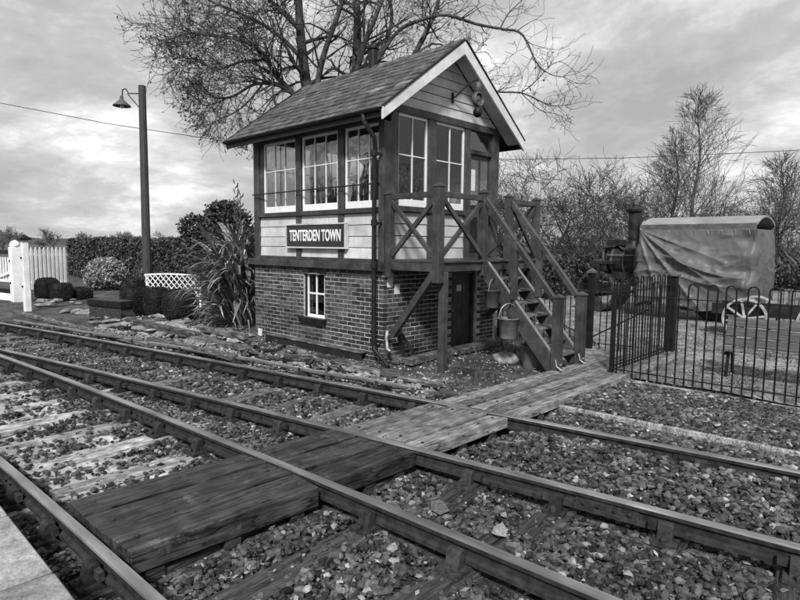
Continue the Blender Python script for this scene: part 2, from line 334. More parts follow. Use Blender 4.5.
# a chair: base plate, two jaws, wooden key
cb_ = B(); cb_.box(-.085, .085, -.17, .17, -.19, -.158)
for s in (-1, 1):
    cb_.prism([(-.05, s*.037, -.16), (-.05, s*.125, -.16), (-.05, s*.098, -.06), (-.05, s*.080, -.045), (-.05, s*.038, -.050)], (.10, 0, 0))
    cb_.lathe([(.022, -.16), (.022, -.135), (.012, -.12)], (0, s*.155, 0), 6)
cb_.box(-.12, .12, .04, .075, -.125, -.07)
chair_mesh = cb_.mesh('rail_chair'); chair_mesh.materials.append(M_chair)
slp_m = []
for k in range(4):
    b = B(); L_, w, h = 1.3, .125, .065
    n = 5
    for q in range(1): b.box(-w, w, -L_, L_, -h*2, 0)
    mm = b.mesh('sleeper')
    for v in mm.vertices: v.co += Vector((random.uniform(-.012, .012), random.uniform(-.03, .03), random.uniform(-.01, .004)))
    mm2 = mm.copy(); mm3 = mm.copy(); mm.materials.append(M_slp_dark); mm2.materials.append(M_slp_pale); mm3.materials.append(M_slp_mid); slp_m.append((mm, mm2, mm3))
def track(name, label, fa, fb, xs, x0, x1, pale):
    t = thing(name, label, 'railway track', (0, 0, 0)); t.location = (0, 0, 0)
    rail(fa, xs, t); rail(fb, xs, t)
    x = x0; k = 0
    while x < x1:
        ya, yb = float(fa(x)), float(fb(x)); s = float(fa(x+.1)-fa(x-.1))/.2; ang = math.atan(s)
        # sleepers square to the line
        yc = (ya+yb)/2
        dxy = Vector((math.sin(ang), -math.cos(ang), 0))
        sp = inst('sleeper', slp_m[k % 4][pale(x)], t, (x, yc, -.19), (0, 0, ang), (random.uniform(.92, 1.06), 1, 1))
        bb = sp.modifiers.new('bevel', 'BEVEL'); bb.width = .012
        for yy_, fn in ((ya, fa), (yb, fb)):
            off = yc-yy_
            lx = x + math.sin(ang)*off; ly = float(fn(lx))
            # local position on the sleeper
            rel = Vector((lx-x, ly-yc, 0)); c, s_ = math.cos(-ang), math.sin(-ang)
            loc = Vector((rel.x*c-rel.y*s_, rel.x*s_+rel.y*c, .19-.0))
            ch = inst('rail_chair', chair_mesh, sp, (loc.x/sp.scale.x, loc.y, .19), (0, 0, 0 if fn is fa else math.pi), (1/sp.scale.x, 1, 1))
        x += .76+random.uniform(-.02, .02); k += 1
    return t
TA = track('railway_track', 'railway track running beside the signal box, dark bullhead rails on timber sleepers', r1, r2, np.linspace(-24, 7, 90), -23.6, 6.5, lambda x: 2 if x < -5.0 else 0)
def fishplate(tr, fn, x):
    y = float(fn(x)); a = math.atan(float(fn(x+.05)-fn(x-.05))/.1)
    for s in (-1, 1):
        b = B(); b.box(-.23, .23, s*.014-.006, s*.014+.006, -.108, -.052)
        fp = b.build('fishplate', M_chair, tr); fp.location = (x-math.sin(a)*s*.006, y+math.cos(a)*s*.006, 0); fp.rotation_euler = (0, 0, a)
        for q in (-.17, -.06, .06, .17):
            b = B(); b.lathe([(.017, s*.018), (.017, s*.036), (.009, s*.038)], (q, 0, -.08), 6, 'y'); b.build('bolt', M_chair, fp)
TB = track('railway_track', 'railway track beside the paving slabs, curving away from the signal box', r3, r4, np.linspace(-15.5, 5, 70), -15.1, 4.5, lambda x: 1 if x < -4.6 else 0)

fishplate(TA, r1, -1.55); fishplate(TA, r2, -1.75); fishplate(TB, r3, -6.4); fishplate(TB, r4, -5.3)
# ------------------------------------------------------------------ boarded crossing
def wl(y): return -4.50+.028*(y-1.2)          # left and right edges of the crossing
def wr(y): return -3.44+.016*(y-1.2)
def panel(label, y0f, y1f, n, ztop, th, mt, group=None):
    c = (-4, (y0f(-4)+y1f(-4))/2, -.2); t = thing('timber_crossing', label, 'boardwalk', c)
    for k in range(n):
        a0, a1 = k/n, (k+1)/n
        pts = []
        for (aa, yf, e_) in ((a0, y0f, .015), (a1, y0f, -.015), (a1, y1f, -.012), (a0, y1f, .012)):
            xm = -4; yv = float(yf(xm))
            for _ in range(3): xm = wl(yv)+(wr(yv)-wl(yv))*aa; yv = float(yf(xm))
            j = random.uniform(-.018, .018)
            pts.append((xm+e_, yv+j, ztop+random.uniform(-.012, .010)))
        b = B(c); lowz = -th
        b.add([Vector(p)+Vector((0, 0, lowz)) for p in pts]+pts, [(0,3,2,1),(4,5,6,7),(0,1,5,4),(1,2,6,5),(2,3,7,6),(3,0,4,7)])
        pl_ = b.build('plank', mt, t, bevel=.007)
        for (i0, i1, f) in ((0, 3, .08), (0, 3, .92)):
            q0_ = (Vector(pts[0])+Vector(pts[1]))/2; q1_ = (Vector(pts[3])+Vector(pts[2]))/2; bp = q0_.lerp(q1_, f); bb_ = B(c); bb_.lathe([(.017, -.01), (.017, .004), (.010, .008)], bp+Vector((0, 0, .004)), 8); bb_.build('bolt', M_chair, pl_)
    for f in (.12, .5, .88):
        b = B(c); yv = float(y0f(-4))*(1-f)+float(y1f(-4))*f
        b.box(wl(yv)+.03, wr(yv)-.03, yv-.06, yv+.06, -.26, ztop-th-.004); b.build('bearer', M_slp_dark, t)
    return t
G_ = 'boarded crossing panels'
panel('dark timber crossing panel beside the paving slabs, thickest and darkest', lambda x: r4(x)+.10, lambda x: r3(x)-.075, 3, .0, .16, M_plank)
panel('dark timber crossing panel in the narrow gap between the two tracks', lambda x: r3(x)+.05, lambda x: r2(x)-.055, 3, -.005, .14, M_plank)
panel('timber crossing panel between the rails of the track beside the signal box', lambda x: r2(x)+.075, lambda x: r1(x)-.075, 4, -.005, .11, M_plank2)
panel('long pale boardwalk leading past the stair foot to the iron gate', lambda x: r1(x)+.05, lambda x: 10.95+0*np.asarray(x), 5, -.01, .10, M_plank2)
# timber edging along the cess on the right
b = B((0, 6.5, -.12)); b.prism([(-3.33, 6.24, -.2), (3.5, 6.64, -.2), (3.5, 6.69, -.2), (-3.33, 6.29, -.2)], (0, 0, .155)); o = b.build('edging_board', M_slp_pale, bevel=.008); o.location = (0, 6.5, -.12)
tag(o, 'long timber edging board in the ballast beyond the boardwalk', 'board')
b = B((0, 0, -.1)); b.box(-3.55, 5, 8.30, 8.36, -.2, -.075); o = b.build('kerb', M_stone, bevel=.01); o.location = (0, 0, -.1); tag(o, 'narrow concrete kerb under the iron railings', 'kerb', kind='structure')

# ------------------------------------------------------------------ ballast
def stone_templates(n):
    t = (1+5**.5)/2
    v = np.array([(-1,t,0),(1,t,0),(-1,-t,0),(1,-t,0),(0,-1,t),(0,1,t),(0,-1,-t),(0,1,-t),(t,0,-1),(t,0,1),(-t,0,-1),(-t,0,1)], float)/1.9
    f = np.array([(0,11,5),(0,5,1),(0,1,7),(0,7,10),(0,10,11),(1,5,9),(5,11,4),(11,10,2),(10,7,6),(7,1,8),(3,9,4),(3,4,2),(3,2,6),(3,6,8),(3,8,9),(4,9,5),(2,4,11),(6,2,10),(8,6,7),(9,8,1)])
    return [v*rng.uniform(.55, 1.2, (12, 1))*np.array([1.15, .85, .62]) for _ in range(n)], f
STV, STF = stone_templates(14)
def scatter(name, P, size, mt, label, cat='stones'):
    n = len(P); T = np.array(STV)[rng.integers(0, len(STV), n)]
    a = rng.uniform(0, 6.283, n); bt = rng.normal(0, .35, n); s = size*rng.uniform(.45, 1.5, n)
    T = T*s[:, None, None]
    x, y, z = T[:, :, 0], T[:, :, 1], T[:, :, 2]
    y, z = y*np.cos(bt)[:, None]-z*np.sin(bt)[:, None], y*np.sin(bt)[:, None]+z*np.cos(bt)[:, None]
    x, y = x*np.cos(a)[:, None]-y*np.sin(a)[:, None], x*np.sin(a)[:, None]+y*np.cos(a)[:, None]
    Vv = np.stack([x+P[:, 0:1], y+P[:, 1:2], z+P[:, 2:3]], 2).reshape(-1, 3)
    Ff = (STF[None]+12*np.arange(n)[:, None, None]).reshape(-1, 3)
    o = npmesh(name, Vv, Ff, mt); return tag(o, label, cat, kind='stuff')
def on_track(x, y):
    bad = np.zeros(len(x), bool)
    for fn in (r1, r2, r3, r4): bad |= np.abs(y-fn(x)) < .05
    walk = (x > wl(y)-.01) & (x < wr(y)+.02) & (y > r4(x)) & (y < 11)
    return bad | walk
n = 125000
x = rng.uniform(-19, 3.5, n); y = rng.uniform(.78, 6.5, n); dist = np.hypot(x, y)
keep = (rng.uniform(0, 1, n) < np.clip(8.5/dist, .3, 1)) & (y < r1(x)+.75) & ~on_track(x, y) & (y > .82)
# fewer stones on the pale, dusty stretch of the near track, and on sleeper tops
pale = (y > r4(x)) & (y < r3(x)-.25) & (x < -4.7); keep &= ~(pale & (rng.uniform(0, 1, n) < .72))
ph = ((x+15.1) % .76)/.76; nearsl = (ph < .16) | (ph > .84); keep &= ~((y < r3(x)+.2) & (y > r4(x)-.2) & nearsl & (rng.uniform(0, 1, n) < np.where(x > -4.7, .88, .62)))
ph = ((x+23.6) % .76)/.76; nearsl = (ph < .16) | (ph > .84); keep &= ~((y < r1(x)+.2) & (y > r2(x)-.2) & nearsl & (x < -4.5) & (rng.uniform(0, 1, n) < .7))
x, y = x[keep], y[keep]
z = gz(x, y)+.015+rng.uniform(0, .035, len(x))
P1 = np.stack([x, y, z], 1)
n = 21000; x = rng.uniform(-3.35, 4.5, n); y = rng.uniform(5.9, 8.28, n); k_ = (y > r1(x)+.5) & (np.abs(y-(6.27+(x+3.33)*.0586)) > .045); x, y = x[k_], y[k_]
P2 = np.stack([x, y, gz(x, y)+.025+rng.uniform(0, .02, len(x))], 1)
scatter('ballast', np.concatenate([P1, P2]), .0275, M_ballast, 'dark angular crushed stone ballast between the rails', 'ballast')
# small chips filling the gaps between the larger stones near the paving
OV = np.array([(1, 0, 0), (-1, 0, 0), (0, 1, 0), (0, -1, 0), (0, 0, 1), (0, 0, -1)], float); OF = np.array([(0,2,4),(2,1,4),(1,3,4),(3,0,4),(2,0,5),(1,2,5),(3,1,5),(0,3,5)])
n = 60000; x = rng.uniform(-9, 2.5, n); y = rng.uniform(.85, 8.2, n); kk = (np.hypot(x, y) < 9.5) & ~on_track(x, y) & ((y < r1(x)+.7) | (x > -3.3)) & ~((y > r4(x)) & (y < r3(x)) & (x < -4.6)); x, y = x[kk], y[kk]; n = len(x)
Pc = np.stack([x, y, gz(x, y)+.008+rng.uniform(0, .028, n)], 1); Vv = (OV[None]*rng.uniform(.004, .017, (n, 1, 1))*rng.uniform(.5, 1.3, (n, 6, 1))); a = rng.uniform(0, 6.28, (n, 1)); xx, yy2 = Vv[:, :, 0]*np.cos(a)-Vv[:, :, 1]*np.sin(a), Vv[:, :, 0]*np.sin(a)+Vv[:, :, 1]*np.cos(a)
Vv = np.stack([xx, yy2, Vv[:, :, 2]], 2)+Pc[:, None]
o = npmesh('ballast_chips', Vv.reshape(-1, 3), (OF[None]+6*np.arange(n)[:, None, None]).reshape(-1, 3), M_ballast); tag(o, 'small stone chips among the ballast', 'ballast', kind='stuff'); print('CHIPS', n, 'STONES', len(P1)+len(P2))
# pebbles and leaf litter round the box and in the yard
n = 17000; x = rng.uniform(-16, 6, n); y = rng.uniform(5.3, 15, n); k_ = (y > r1(x)+.6) & ~((x > -10.7) & (x < -6.7) & (y > 6.5) & (y < 10)) & ~((x > -4.6) & (x < -3.2) & (y < 11.1)) & ~((x > -3.4) & (y < 8.3)); x, y = x[k_], y[k_]
scatter('pebbles', np.stack([x, y, gz(x, y)+.012], 1), .017, M_stone, 'loose pebbles and litter on the ground round the signal box', 'pebbles')
n = 5000; x = rng.uniform(-15, 5, n); y = rng.uniform(1.2, 13, n); k_ = ~on_track(x, y) & ~((x > -10.7) & (x < -6.7) & (y > 6.5) & (y < 10)); x, y = x[k_], y[k_]; n = len(x)
a = rng.uniform(0, 6.28, n); s = rng.uniform(.012, .03, n); z = gz(x, y)+.062
base = np.stack([x, y, z], 1); d1 = np.stack([np.cos(a), np.sin(a), rng.uniform(-.5, .5, n)], 1)*s[:, None]; d2 = np.stack([-np.sin(a), np.cos(a), rng.uniform(-.5, .5, n)], 1)*s[:, None]*.6
V = np.stack([base-d1, base+d2, base+d1, base-d2], 1).reshape(-1, 3)
o = npmesh('fallen_leaves', V, np.arange(4*n).reshape(-1, 4), mat('fallen_leaf', .1, .35, 4, bump=0, rnd=.6), k=4); tag(o, 'dry fallen leaves scattered over ballast and yard', 'leaves', kind='stuff')
#@@PART2
# ------------------------------------------------------------------ signal box
X0, X1, Y0, Y1, ZB, ZF = -10.57, -6.75, 6.65, 9.88, -.16, 1.42
SB = Vector((-8.66, 8.27, -.15))
box_ = thing('signal_box', 'brick and cream weatherboard signal box with a slate gable roof', 'signal box', SB)
def part(bld, name, mt, parent=None, bevel=0, smooth=False): return bld.build(name, mt, parent or box_, bevel, smooth)
def bb1(name, mt, x0, x1, y0, y1, z0, z1, parent=None, bevel=.005):
    b = B(SB); b.box(x0, x1, y0, y1, z0, z1); return part(b, name, mt, parent, bevel)
# brick base: mortar core with openings, bricks set into it
WX0, WX1, WZ0, WZ1 = -8.90, -8.26, .49, 1.30      # small front window
DY0, DY1, DZ1 = 8.44, 9.20, 1.36                  # ground floor door in the gable end
b = B(SB); r = .004; t_ = .22
b.box(X0+r, WX0, Y0+r, Y0+t_, ZB, ZF); b.box(WX1, X1-r, Y0+r, Y0+t_, ZB, ZF); b.box(WX0, WX1, Y0+r, Y0+t_, ZB, WZ0); b.box(WX0, WX1, Y0+r, Y0+t_, WZ1, ZF)
b.box(X1-t_, X1-r, Y0+t_, DY0, ZB, ZF); b.box(X1-t_, X1-r, DY1, Y1-r, ZB, ZF); b.box(X1-t_, X1-r, DY0, DY1, DZ1, ZF)
b.box(X0+r, X0+t_, Y0+t_, Y1-r, ZB, ZF); b.box(X0+t_, X1-t_, Y1-t_, Y1-r, ZB, ZF)
b.box(X0+t_, X1-t_, Y0+t_, Y1-t_, ZB, ZB+.05)
wall = part(b, 'brick_wall', M_mortar)
wall['kind'] = ''; del wall['kind']
bl, bh, bd = .212, .0605, .1
bm_ = B(); bm_.box(-bl/2, bl/2, -bd/2, bd/2, -bh/2, bh/2); brick_full = bm_.mesh('brick'); brick_full.materials.append(M_brick)
bm_ = B(); bm_.box(-bl/4+.0025, bl/4-.0025, -bd/2, bd/2, -bh/2, bh/2); brick_half = bm_.mesh('brick_half'); brick_half.materials.append(M_brick)
pieces = []          # (kind, x, y, z, rot)
rows = 21
def run(a0, a1, row):
    """brick centres along one wall from a0 to a1"""
    st = .2255; res = []; p = a0
    half = row % 2
    if half: res.append((p+.0535, 'h')); p += .1125
    while p+bl <= a1+.02: res.append((p+bl/2, 'f')); p += st
    if a1-p > .08: res.append((p+.0535, 'h'))
    return res
front = []; other = []; cut = []
for k in range(rows):
    z = ZF-.04-k*.0755
    for (c, kd) in run(X0, X1, k):
        hw = bl/2 if kd == 'f' else bl/4
        if z < WZ1+.10 and z > WZ0-.03 and c+hw > WX0+.005 and c-hw < WX1-.005:
            if c-hw < WX0-.04: cut.append((c-hw, WX0-.002, z))
            if c+hw > WX1+.04: cut.append((WX1+.002, c+hw, z))
            continue
        front.append((kd, c, Y0+bd/2, z, 0))
    for (c, kd) in run(Y0+.11, Y1, k+1):
        hw = bl/2 if kd == 'f' else bl/4
        if z < DZ1+.02 and c+hw > DY0+.03 and c-hw < DY1-.03: continue
        other.append((kd, X1-bd/2, c, z, 1))
    for (c, kd) in run(Y0+.11, Y1, k+1): other.append((kd, X0+bd/2, c, z, 1))
    for (c, kd) in run(X0+.11, X1-.1, k): other.append((kd, c, Y1-bd/2, z, 0))
front.sort(key=lambda q: -q[3])
for (kd, x, y, z, rt) in front[:300]:
    inst('brick', brick_full if kd == 'f' else brick_half, wall, Vector((x, y+random.uniform(-.003, .003), z))-SB, (0, 0, random.uniform(-.006, .006)))
b = B(SB)
for (kd, x, y, z, rt) in front[300:]+other:
    h = (bl/2 if kd == 'f' else bl/4-.0025); j = random.uniform(-.003, .003)
    if rt: b.box(x-bd/2+j, x+bd/2+j, y-h, y+h, z-bh/2, z+bh/2)
    else: b.box(x-h, x+h, y-bd/2+j, y+bd/2+j, z-bh/2, z+bh/2)
for (xa, xb, z) in cut: b.box(xa, xb, Y0+.001, Y0+bd, z-bh/2, z+bh/2)
o = b.build('brickwork', M_brick, wall); tag(o, kind='stuff')
# arch of bricks on edge over the little window, closing bricks at its jambs
b = B(SB); na = 7
for k in range(na):
    t0 = -1+2*k/na; t1 = -1+2*(k+.92)/na; xc = (WX0+WX1)/2; hw = (WX1-WX0)/2+.02
    z0a, z0b = WZ1+.045*(1-t0*t0)-.02, WZ1+.045*(1-t1*t1)-.02
    b.prism([(xc+hw*t0, Y0-.002, z0a), (xc+hw*t1, Y0-.002, z0b), (xc+hw*t1*1.06, Y0-.002, z0b+.105), (xc+hw*t0*1.06, Y0-.002, z0a+.105)], (0, .1, 0))
tag(b.build('window_arch', M_brick, wall), kind='stuff')
bb1('window_sill', M_black, WX0-.09, WX1+.05, Y0-.07, Y0+.09, WZ0-.10, WZ0-.005, wall)
lw = bb1('window', M_black, WX0+.001, WX0+.05, Y0+.04, Y0+.1, WZ0, WZ1+.02, bevel=0)
bb1('jamb', M_black, WX1-.05, WX1-.001, Y0+.04, Y0+.1, WZ0, WZ1+.02, lw, 0)
xm = (WX0+WX1)/2
for (a0, a1, z0, z1) in ((WX0+.05, WX0+.09, WZ0+.02, WZ1-.02), (WX1-.09, WX1-.05, WZ0+.02, WZ1-.02), (xm-.016, xm+.016, WZ0+.06, WZ1-.02)):
    bb1('glazing_bar', M_sash, a0, a1, Y0+.06, Y0+.085, z0, z1, lw, 0)
for (z0, z1) in ((WZ0, WZ0+.05), (.92, .95)): bb1('glazing_bar', M_sash, WX0+.05, WX1-.05, Y0+.056, Y0+.083, z0, z1, lw, 0)
for (a0, a1) in ((WX0+.09, xm-.016), (xm+.016, WX1-.09)):
    for (z0, z1) in ((WZ0+.05, .92), (.95, WZ1+.02)): bb1('pane', M_glass, a0, a1, Y0+.07, Y0+.074, z0, z1, lw, 0)
# ground floor door
d_ = bb1('door', M_trim, X1-.16, X1-.12, DY0+.05, DY1-.05, ZB, DZ1-.05)
for k in range(5):
    y0 = DY0+.055+k*(DY1-DY0-.11)/5; bb1('door_board', M_trim, X1-.119, X1-.108, y0+.004, y0+(DY1-DY0-.11)/5-.004, ZB+.02, DZ1-.06, d_, .003)
bb1('door_frame', M_trim, X1-.18, X1-.05, DY0, DY0+.05, ZB, DZ1-.05, d_); bb1('door_frame', M_trim, X1-.18, X1-.05, DY1-.05, DY1, ZB, DZ1-.05, d_); bb1('door_frame', M_trim, X1-.18, X1-.05, DY0, DY1, DZ1-.05, DZ1, d_)
bb1('door_notice', M_paper, X1-.107, X1-.103, 8.72, 8.86, .98, 1.10, d_, 0)
b = B(SB); b.lathe([(.02, 0), (.03, .03), (.02, .05)], (X1-.108, DY0+.13, .62), 8, 'x'); part(b, 'door_knob', M_steel, d_)
for (y, z) in ((6.74, 1.15), (6.91, 1.03)): bb1('notice', M_paper, X1-.002, X1+.006, y, y+.13, z, z+.16, wall, 0)
bb1('notice', M_paper, X0+.10, X0+.24, Y0-.008, Y0+.002, -.06, .09, wall, 0)
# floor beam band
for nm, q in (('floor_beam', (X0-.10, X1+.02, Y0-.10, Y0+.12)), ('floor_beam', (X1-.12, X1+.015, Y0+.12, Y1+.05)), ('floor_beam', (X0-.10, X0+.10, Y0+.12, Y1+.05)), ('floor_beam', (X0+.10, X1-.12, Y1-.12, Y1+.05))):
    bb1(nm, M_trim, *q, 1.422, 1.55)
b = B(SB); b.box(X0+.1, X1-.12, Y0+.12, Y1-.12, 1.47, 1.56); part(b, 'floor', M_inside)
# timber frame
ZT = 3.95
def post(x0, x1, y0, y1, z0=1.55, z1=ZT): return bb1('post', M_trim, x0, x1, y0, y1, z0, z1)
post(X0, X0+.2, Y0, Y0+.16); post(X1-.13, X1, Y0, Y0+.2); post(X0, X0+.16, Y1-.16, Y1); post(X1-.13, X1, Y1-.2, Y1, z1=4.02)
PF = (-9.06, -7.83)
for x in PF: post(x-.075, x+.075, Y0+.003, Y0+.12)
for x in (X0+.2, PF[0]-.135, PF[0]+.075, PF[1]-.135, PF[1]+.075): pass
bb1('bottom_rail', M_trim, X0+.2, PF[0]-.075, Y0+.005, Y0+.1, 1.55, 1.61); bb1('bottom_rail', M_trim, PF[0]+.075, PF[1]-.075, Y0+.005, Y0+.1, 1.55, 1.61); bb1('bottom_rail', M_trim, PF[1]+.075, X1-.13, Y0+.005, Y0+.1, 1.55, 1.61)
bb1('sill_rail', M_trim, X0+.2, X1-.13, Y0-.03, Y0+.11, 2.38, 2.46)
bb1('head_plate', M_trim, X0, X1, Y0-.01, Y0+.16, 3.83, ZT+.06)
def siding_x(x0, x1, z0, z1, n, yf, outward):
    h = (z1-z0)/n
    for k in range(n):
        b = B(SB); za, zb = z0+k*h, z0+(k+1)*h-.010
        b.prism([(x0, yf, za), (x0, yf+outward*.030, za), (x0, yf+outward*.018, zb), (x0, yf, zb)], (x1-x0, 0, 0)); part(b, 'weatherboard', M_white, None, .002)
def siding_y(y0f, y1f, z0, z1, n, xf, outward):
    h = (z1-z0)/n
    for k in range(n):
        za, zb = z0+k*h, z0+(k+1)*h-.010; b = B(SB)
        a0, a1 = y0f(za), y1f(za); c0, c1 = y0f(zb), y1f(zb); o_ = outward
        if a1-a0 < .06: continue
        c1 = max(c1, c0+.01)
        b.add([(xf, a0, za), (xf, a1, za), (xf+o_*.030, a1, za), (xf+o_*.030, a0, za), (xf, c0, zb), (xf, c1, zb), (xf+o_*.018, c1, zb), (xf+o_*.018, c0, zb)], [(0,1,2,3),(4,7,6,5),(3,2,6,7),(0,4,5,1),(1,5,6,2),(0,3,7,4)]); part(b, 'weatherboard', M_white, None, .002)
for (a0, a1) in ((X0+.2, PF[0]-.075), (PF[0]+.075, PF[1]-.075), (PF[1]+.075, X1-.13)):
    siding_x(a0+.002, a1-.002, 1.612, 2.38, 4, Y0+.05, -1)
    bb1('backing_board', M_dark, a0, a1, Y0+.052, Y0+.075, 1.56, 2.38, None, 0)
# sash windows. frame parts are white timber, each pane a sheet of glass
def window(P, cols, rowsz, name='window', fw=.042, bw=.017, botw=.12):
    """P(a, d, z): a along the wall 0..w, d depth outwards"""
    fr, w, z0, z1 = P
    root = None
    def bx(nm, mt, a0, a1, d0, d1, za, zb):
        nonlocal root
        b = B(SB); p = [fr(a, d, z) for z in (za, zb) for d in (d0, d1) for a in (a0, a1)]
        b.add(p, [(0,2,3,1),(4,5,7,6),(0,1,5,4),(1,3,7,5),(3,2,6,7),(2,0,4,6)])
        if root is None: root = part(b, name, mt, None, .003); return root
        return part(b, nm, mt, root, 0)
    bx('window', M_sash, 0, w, -.02, .02, z0, z0+botw)
    bx('frame', M_sash, 0, fw, -.018, .018, z0+botw, z1); bx('frame', M_sash, w-fw, w, -.018, .018, z0+botw, z1); bx('frame', M_sash, fw, w-fw, -.016, .016, z1-.045, z1)
    xs = [fw+(w-2*fw)*k/cols for k in range(cols+1)]; zs = [z0+botw]+[z0+botw+(z1-.045-z0-botw)*f for f in rowsz]+[z1-.045]
    for xx in xs[1:-1]: bx('glazing_bar', M_sash, xx-bw/2, xx+bw/2, -.013, .013, zs[0], zs[-1])
    for zz in zs[1:-1]:
        for i in range(cols): bx('glazing_bar', M_sash, xs[i]+(bw/2 if i else 0), xs[i+1]-(bw/2 if i < cols-1 else 0), -.012, .012, zz-bw/2, zz+bw/2)
    for i in range(cols):
        for j in range(len(zs)-1):
            bx('pane', M_glass, xs[i]+(bw/2 if i else 0), xs[i+1]-(bw/2 if i < cols-1 else 0), -.002, .002, zs[j]+(bw/2 if j else 0), zs[j+1]-(bw/2 if j < len(zs)-2 else 0))
    return root
def FX(x0, y): return lambda a, d, z: (x0+a, y-d, z)
def FY(y0, x): return lambda a, d, z: (x+d, y0+a, z)
def FYm(y0, x): return lambda a, d, z: (x-d, y0+a, z)
window((FX(-10.24, Y0+.06), 1.09, 2.465, 3.825), 3, (.58,)); window((FX(-8.96, Y0+.06), 1.04, 2.465, 3.825), 3, (.58,)); window((FX(-7.74, Y0+.06), .92, 2.465, 3.825), 3, (.58,))
bb1('jamb', M_trim, X0+.2, X0+.33, Y0+.02, Y0+.1, 2.46, 3.83)
# guard bar across the windows on small brackets
b = B(SB); b.tube([(X0+.05, Y0-.06, 2.84), (X1-.1, Y0-.06, 2.84)], .012, 6); gb = part(b, 'guard_bar', M_black)
for x in (X0+.08, PF[0], PF[1], X1-.1):
    b = B(SB); b.tube([(x, Y0-.06, 2.84), (x, Y0+.02, 2.84)], .01, 5); part(b, 'bracket', M_black, gb)
# gable end
GP = (7.76, 8.80)
bb1('header', M_trim, X1-.13, X1+.012, Y0, Y1, 4.02, 4.14)
post(X1-.12, X1-.004, 7.745, 7.955, z1=4.02); post(X1-.12, X1-.004, 8.79, 8.93, z1=4.02)
post(X1-.12, X1-.006, 6.85, 7.0, 2.46, 4.02)
window((FY(7.0, X1-.06), .745, 2.50, 4.02), 2, (.54,), fw=.038); window((FY(7.955, X1-.06), .835, 2.50, 4.02), 2, (.54,), fw=.038)
bb1('sill_rail', M_trim, X1-.12, X1+.03, Y0+.2, 8.79, 2.41, 2.50)
siding_y(lambda z: Y0+.2, lambda z: 7.743, 1.612, 2.41, 4, X1-.05, 1); siding_y(lambda z: 7.957, lambda z: 8.788, 1.612, 2.41, 4, X1-.05, 1)
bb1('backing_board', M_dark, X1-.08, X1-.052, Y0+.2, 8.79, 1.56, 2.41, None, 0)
bb1('bottom_rail', M_trim, X1-.10, X1-.012, Y0+.2, 8.79, 1.55, 1.61)
# upper door and fanlight
dr = bb1('door', M_trim, X1-.11, X1-.07, 8.97, 9.64, 1.57, 3.58)
for (a0, a1) in ((9.01, 9.27), (9.34, 9.60)):
    bb1('pane', M_glass, X1-.068, X1-.062, a0, a1, 2.55, 3.48, dr, 0); bb1('door_panel', M_black, X1-.069, X1-.060, a0, a1, 1.72, 2.4, dr, .003)
bb1('door_notice', M_paper, X1-.061, X1-.056, 9.05, 9.17, 2.9, 3.3, dr, 0)
bb1('transom', M_trim, X1-.12, X1-.01, 8.93, 9.68, 3.58, 3.66); bb1('fanlight', M_glass, X1-.07, X1-.064, 8.93, 9.68, 3.66, 4.02, None, 0)
post(X1-.12, X1-.008, 8.93, 8.97, z1=3.58); post(X1-.12, X1-.008, 9.64, 9.68, z1=3.58)
# end wall towards the garden: sill wall and windows, rear wall boarded
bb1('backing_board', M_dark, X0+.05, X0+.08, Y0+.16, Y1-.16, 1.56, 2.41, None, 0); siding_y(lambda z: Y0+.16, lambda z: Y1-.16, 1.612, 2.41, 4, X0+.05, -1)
bb1('sill_rail', M_trim, X0-.03, X0+.11, Y0+.16, Y1-.16, 2.41, 2.49); bb1('header', M_trim, X0-.01, X0+.13, Y0+.16, Y1-.0, 3.96, 4.14)
window((FYm(Y0+.2, X0+.06), 1.25, 2.49, 3.96), 3, (.58,)); post(X0+.01, X0+.12, 8.1, 8.24, 2.49, 3.96); window((FYm(8.24, X0+.06), 1.25, 2.49, 3.96), 3, (.58,))
siding_x(X0+.16, X1-.13, 1.55, ZT+.05, 12, Y1-.05, 1); bb1('rear_wall', M_inside, X0+.16, X1-.13, Y1-.10, Y1-.05, 1.55, ZT+.05, None, 0)
# roof
YR = (Y0+Y1)/2; ZR = 5.36; EA = 6.31; ZE = 3.93; XA, XB = -11.02, -6.40; EB = 2*YR-EA
slope = (ZR-ZE)/(YR-EA); ang = math.atan(slope)
b = B(SB); th = .05
b.prism([(XA+.03, EA, ZE-th), (XA+.03, YR, ZR-th), (XA+.03, EB, ZE-th), (XA+.03, EB, ZE), (XA+.03, YR, ZR), (XA+.03, EA, ZE)], (XB-XA-.06, 0, 0))
roof = part(b, 'roof', M_dark)
for s_, e_ in ((1, EA), (-1, EB)):       # soffit fascia
    bb1('fascia', M_black, XA+.03, XB-.045, min(e_, e_-s_*.03), max(e_, e_-s_*.03), ZE-.15, ZE-.008)
sl = []
for k in range(3):
    b = B(); b.box(-.149, .149, -.005, .255, .0, .012)
    mm = b.mesh('slate')
    for v in mm.vertices: v.co += Vector((random.uniform(-.004, .004), random.uniform(-.008, .008) if v.co.y < 0 else 0, random.uniform(-.001, .004)))
    mm.materials.append(M_slate); sl.append(mm)
nr = 12; SLn = math.hypot(YR-EA, ZR-ZE); gauge = (SLn+.03)/nr
rear = B(SB)
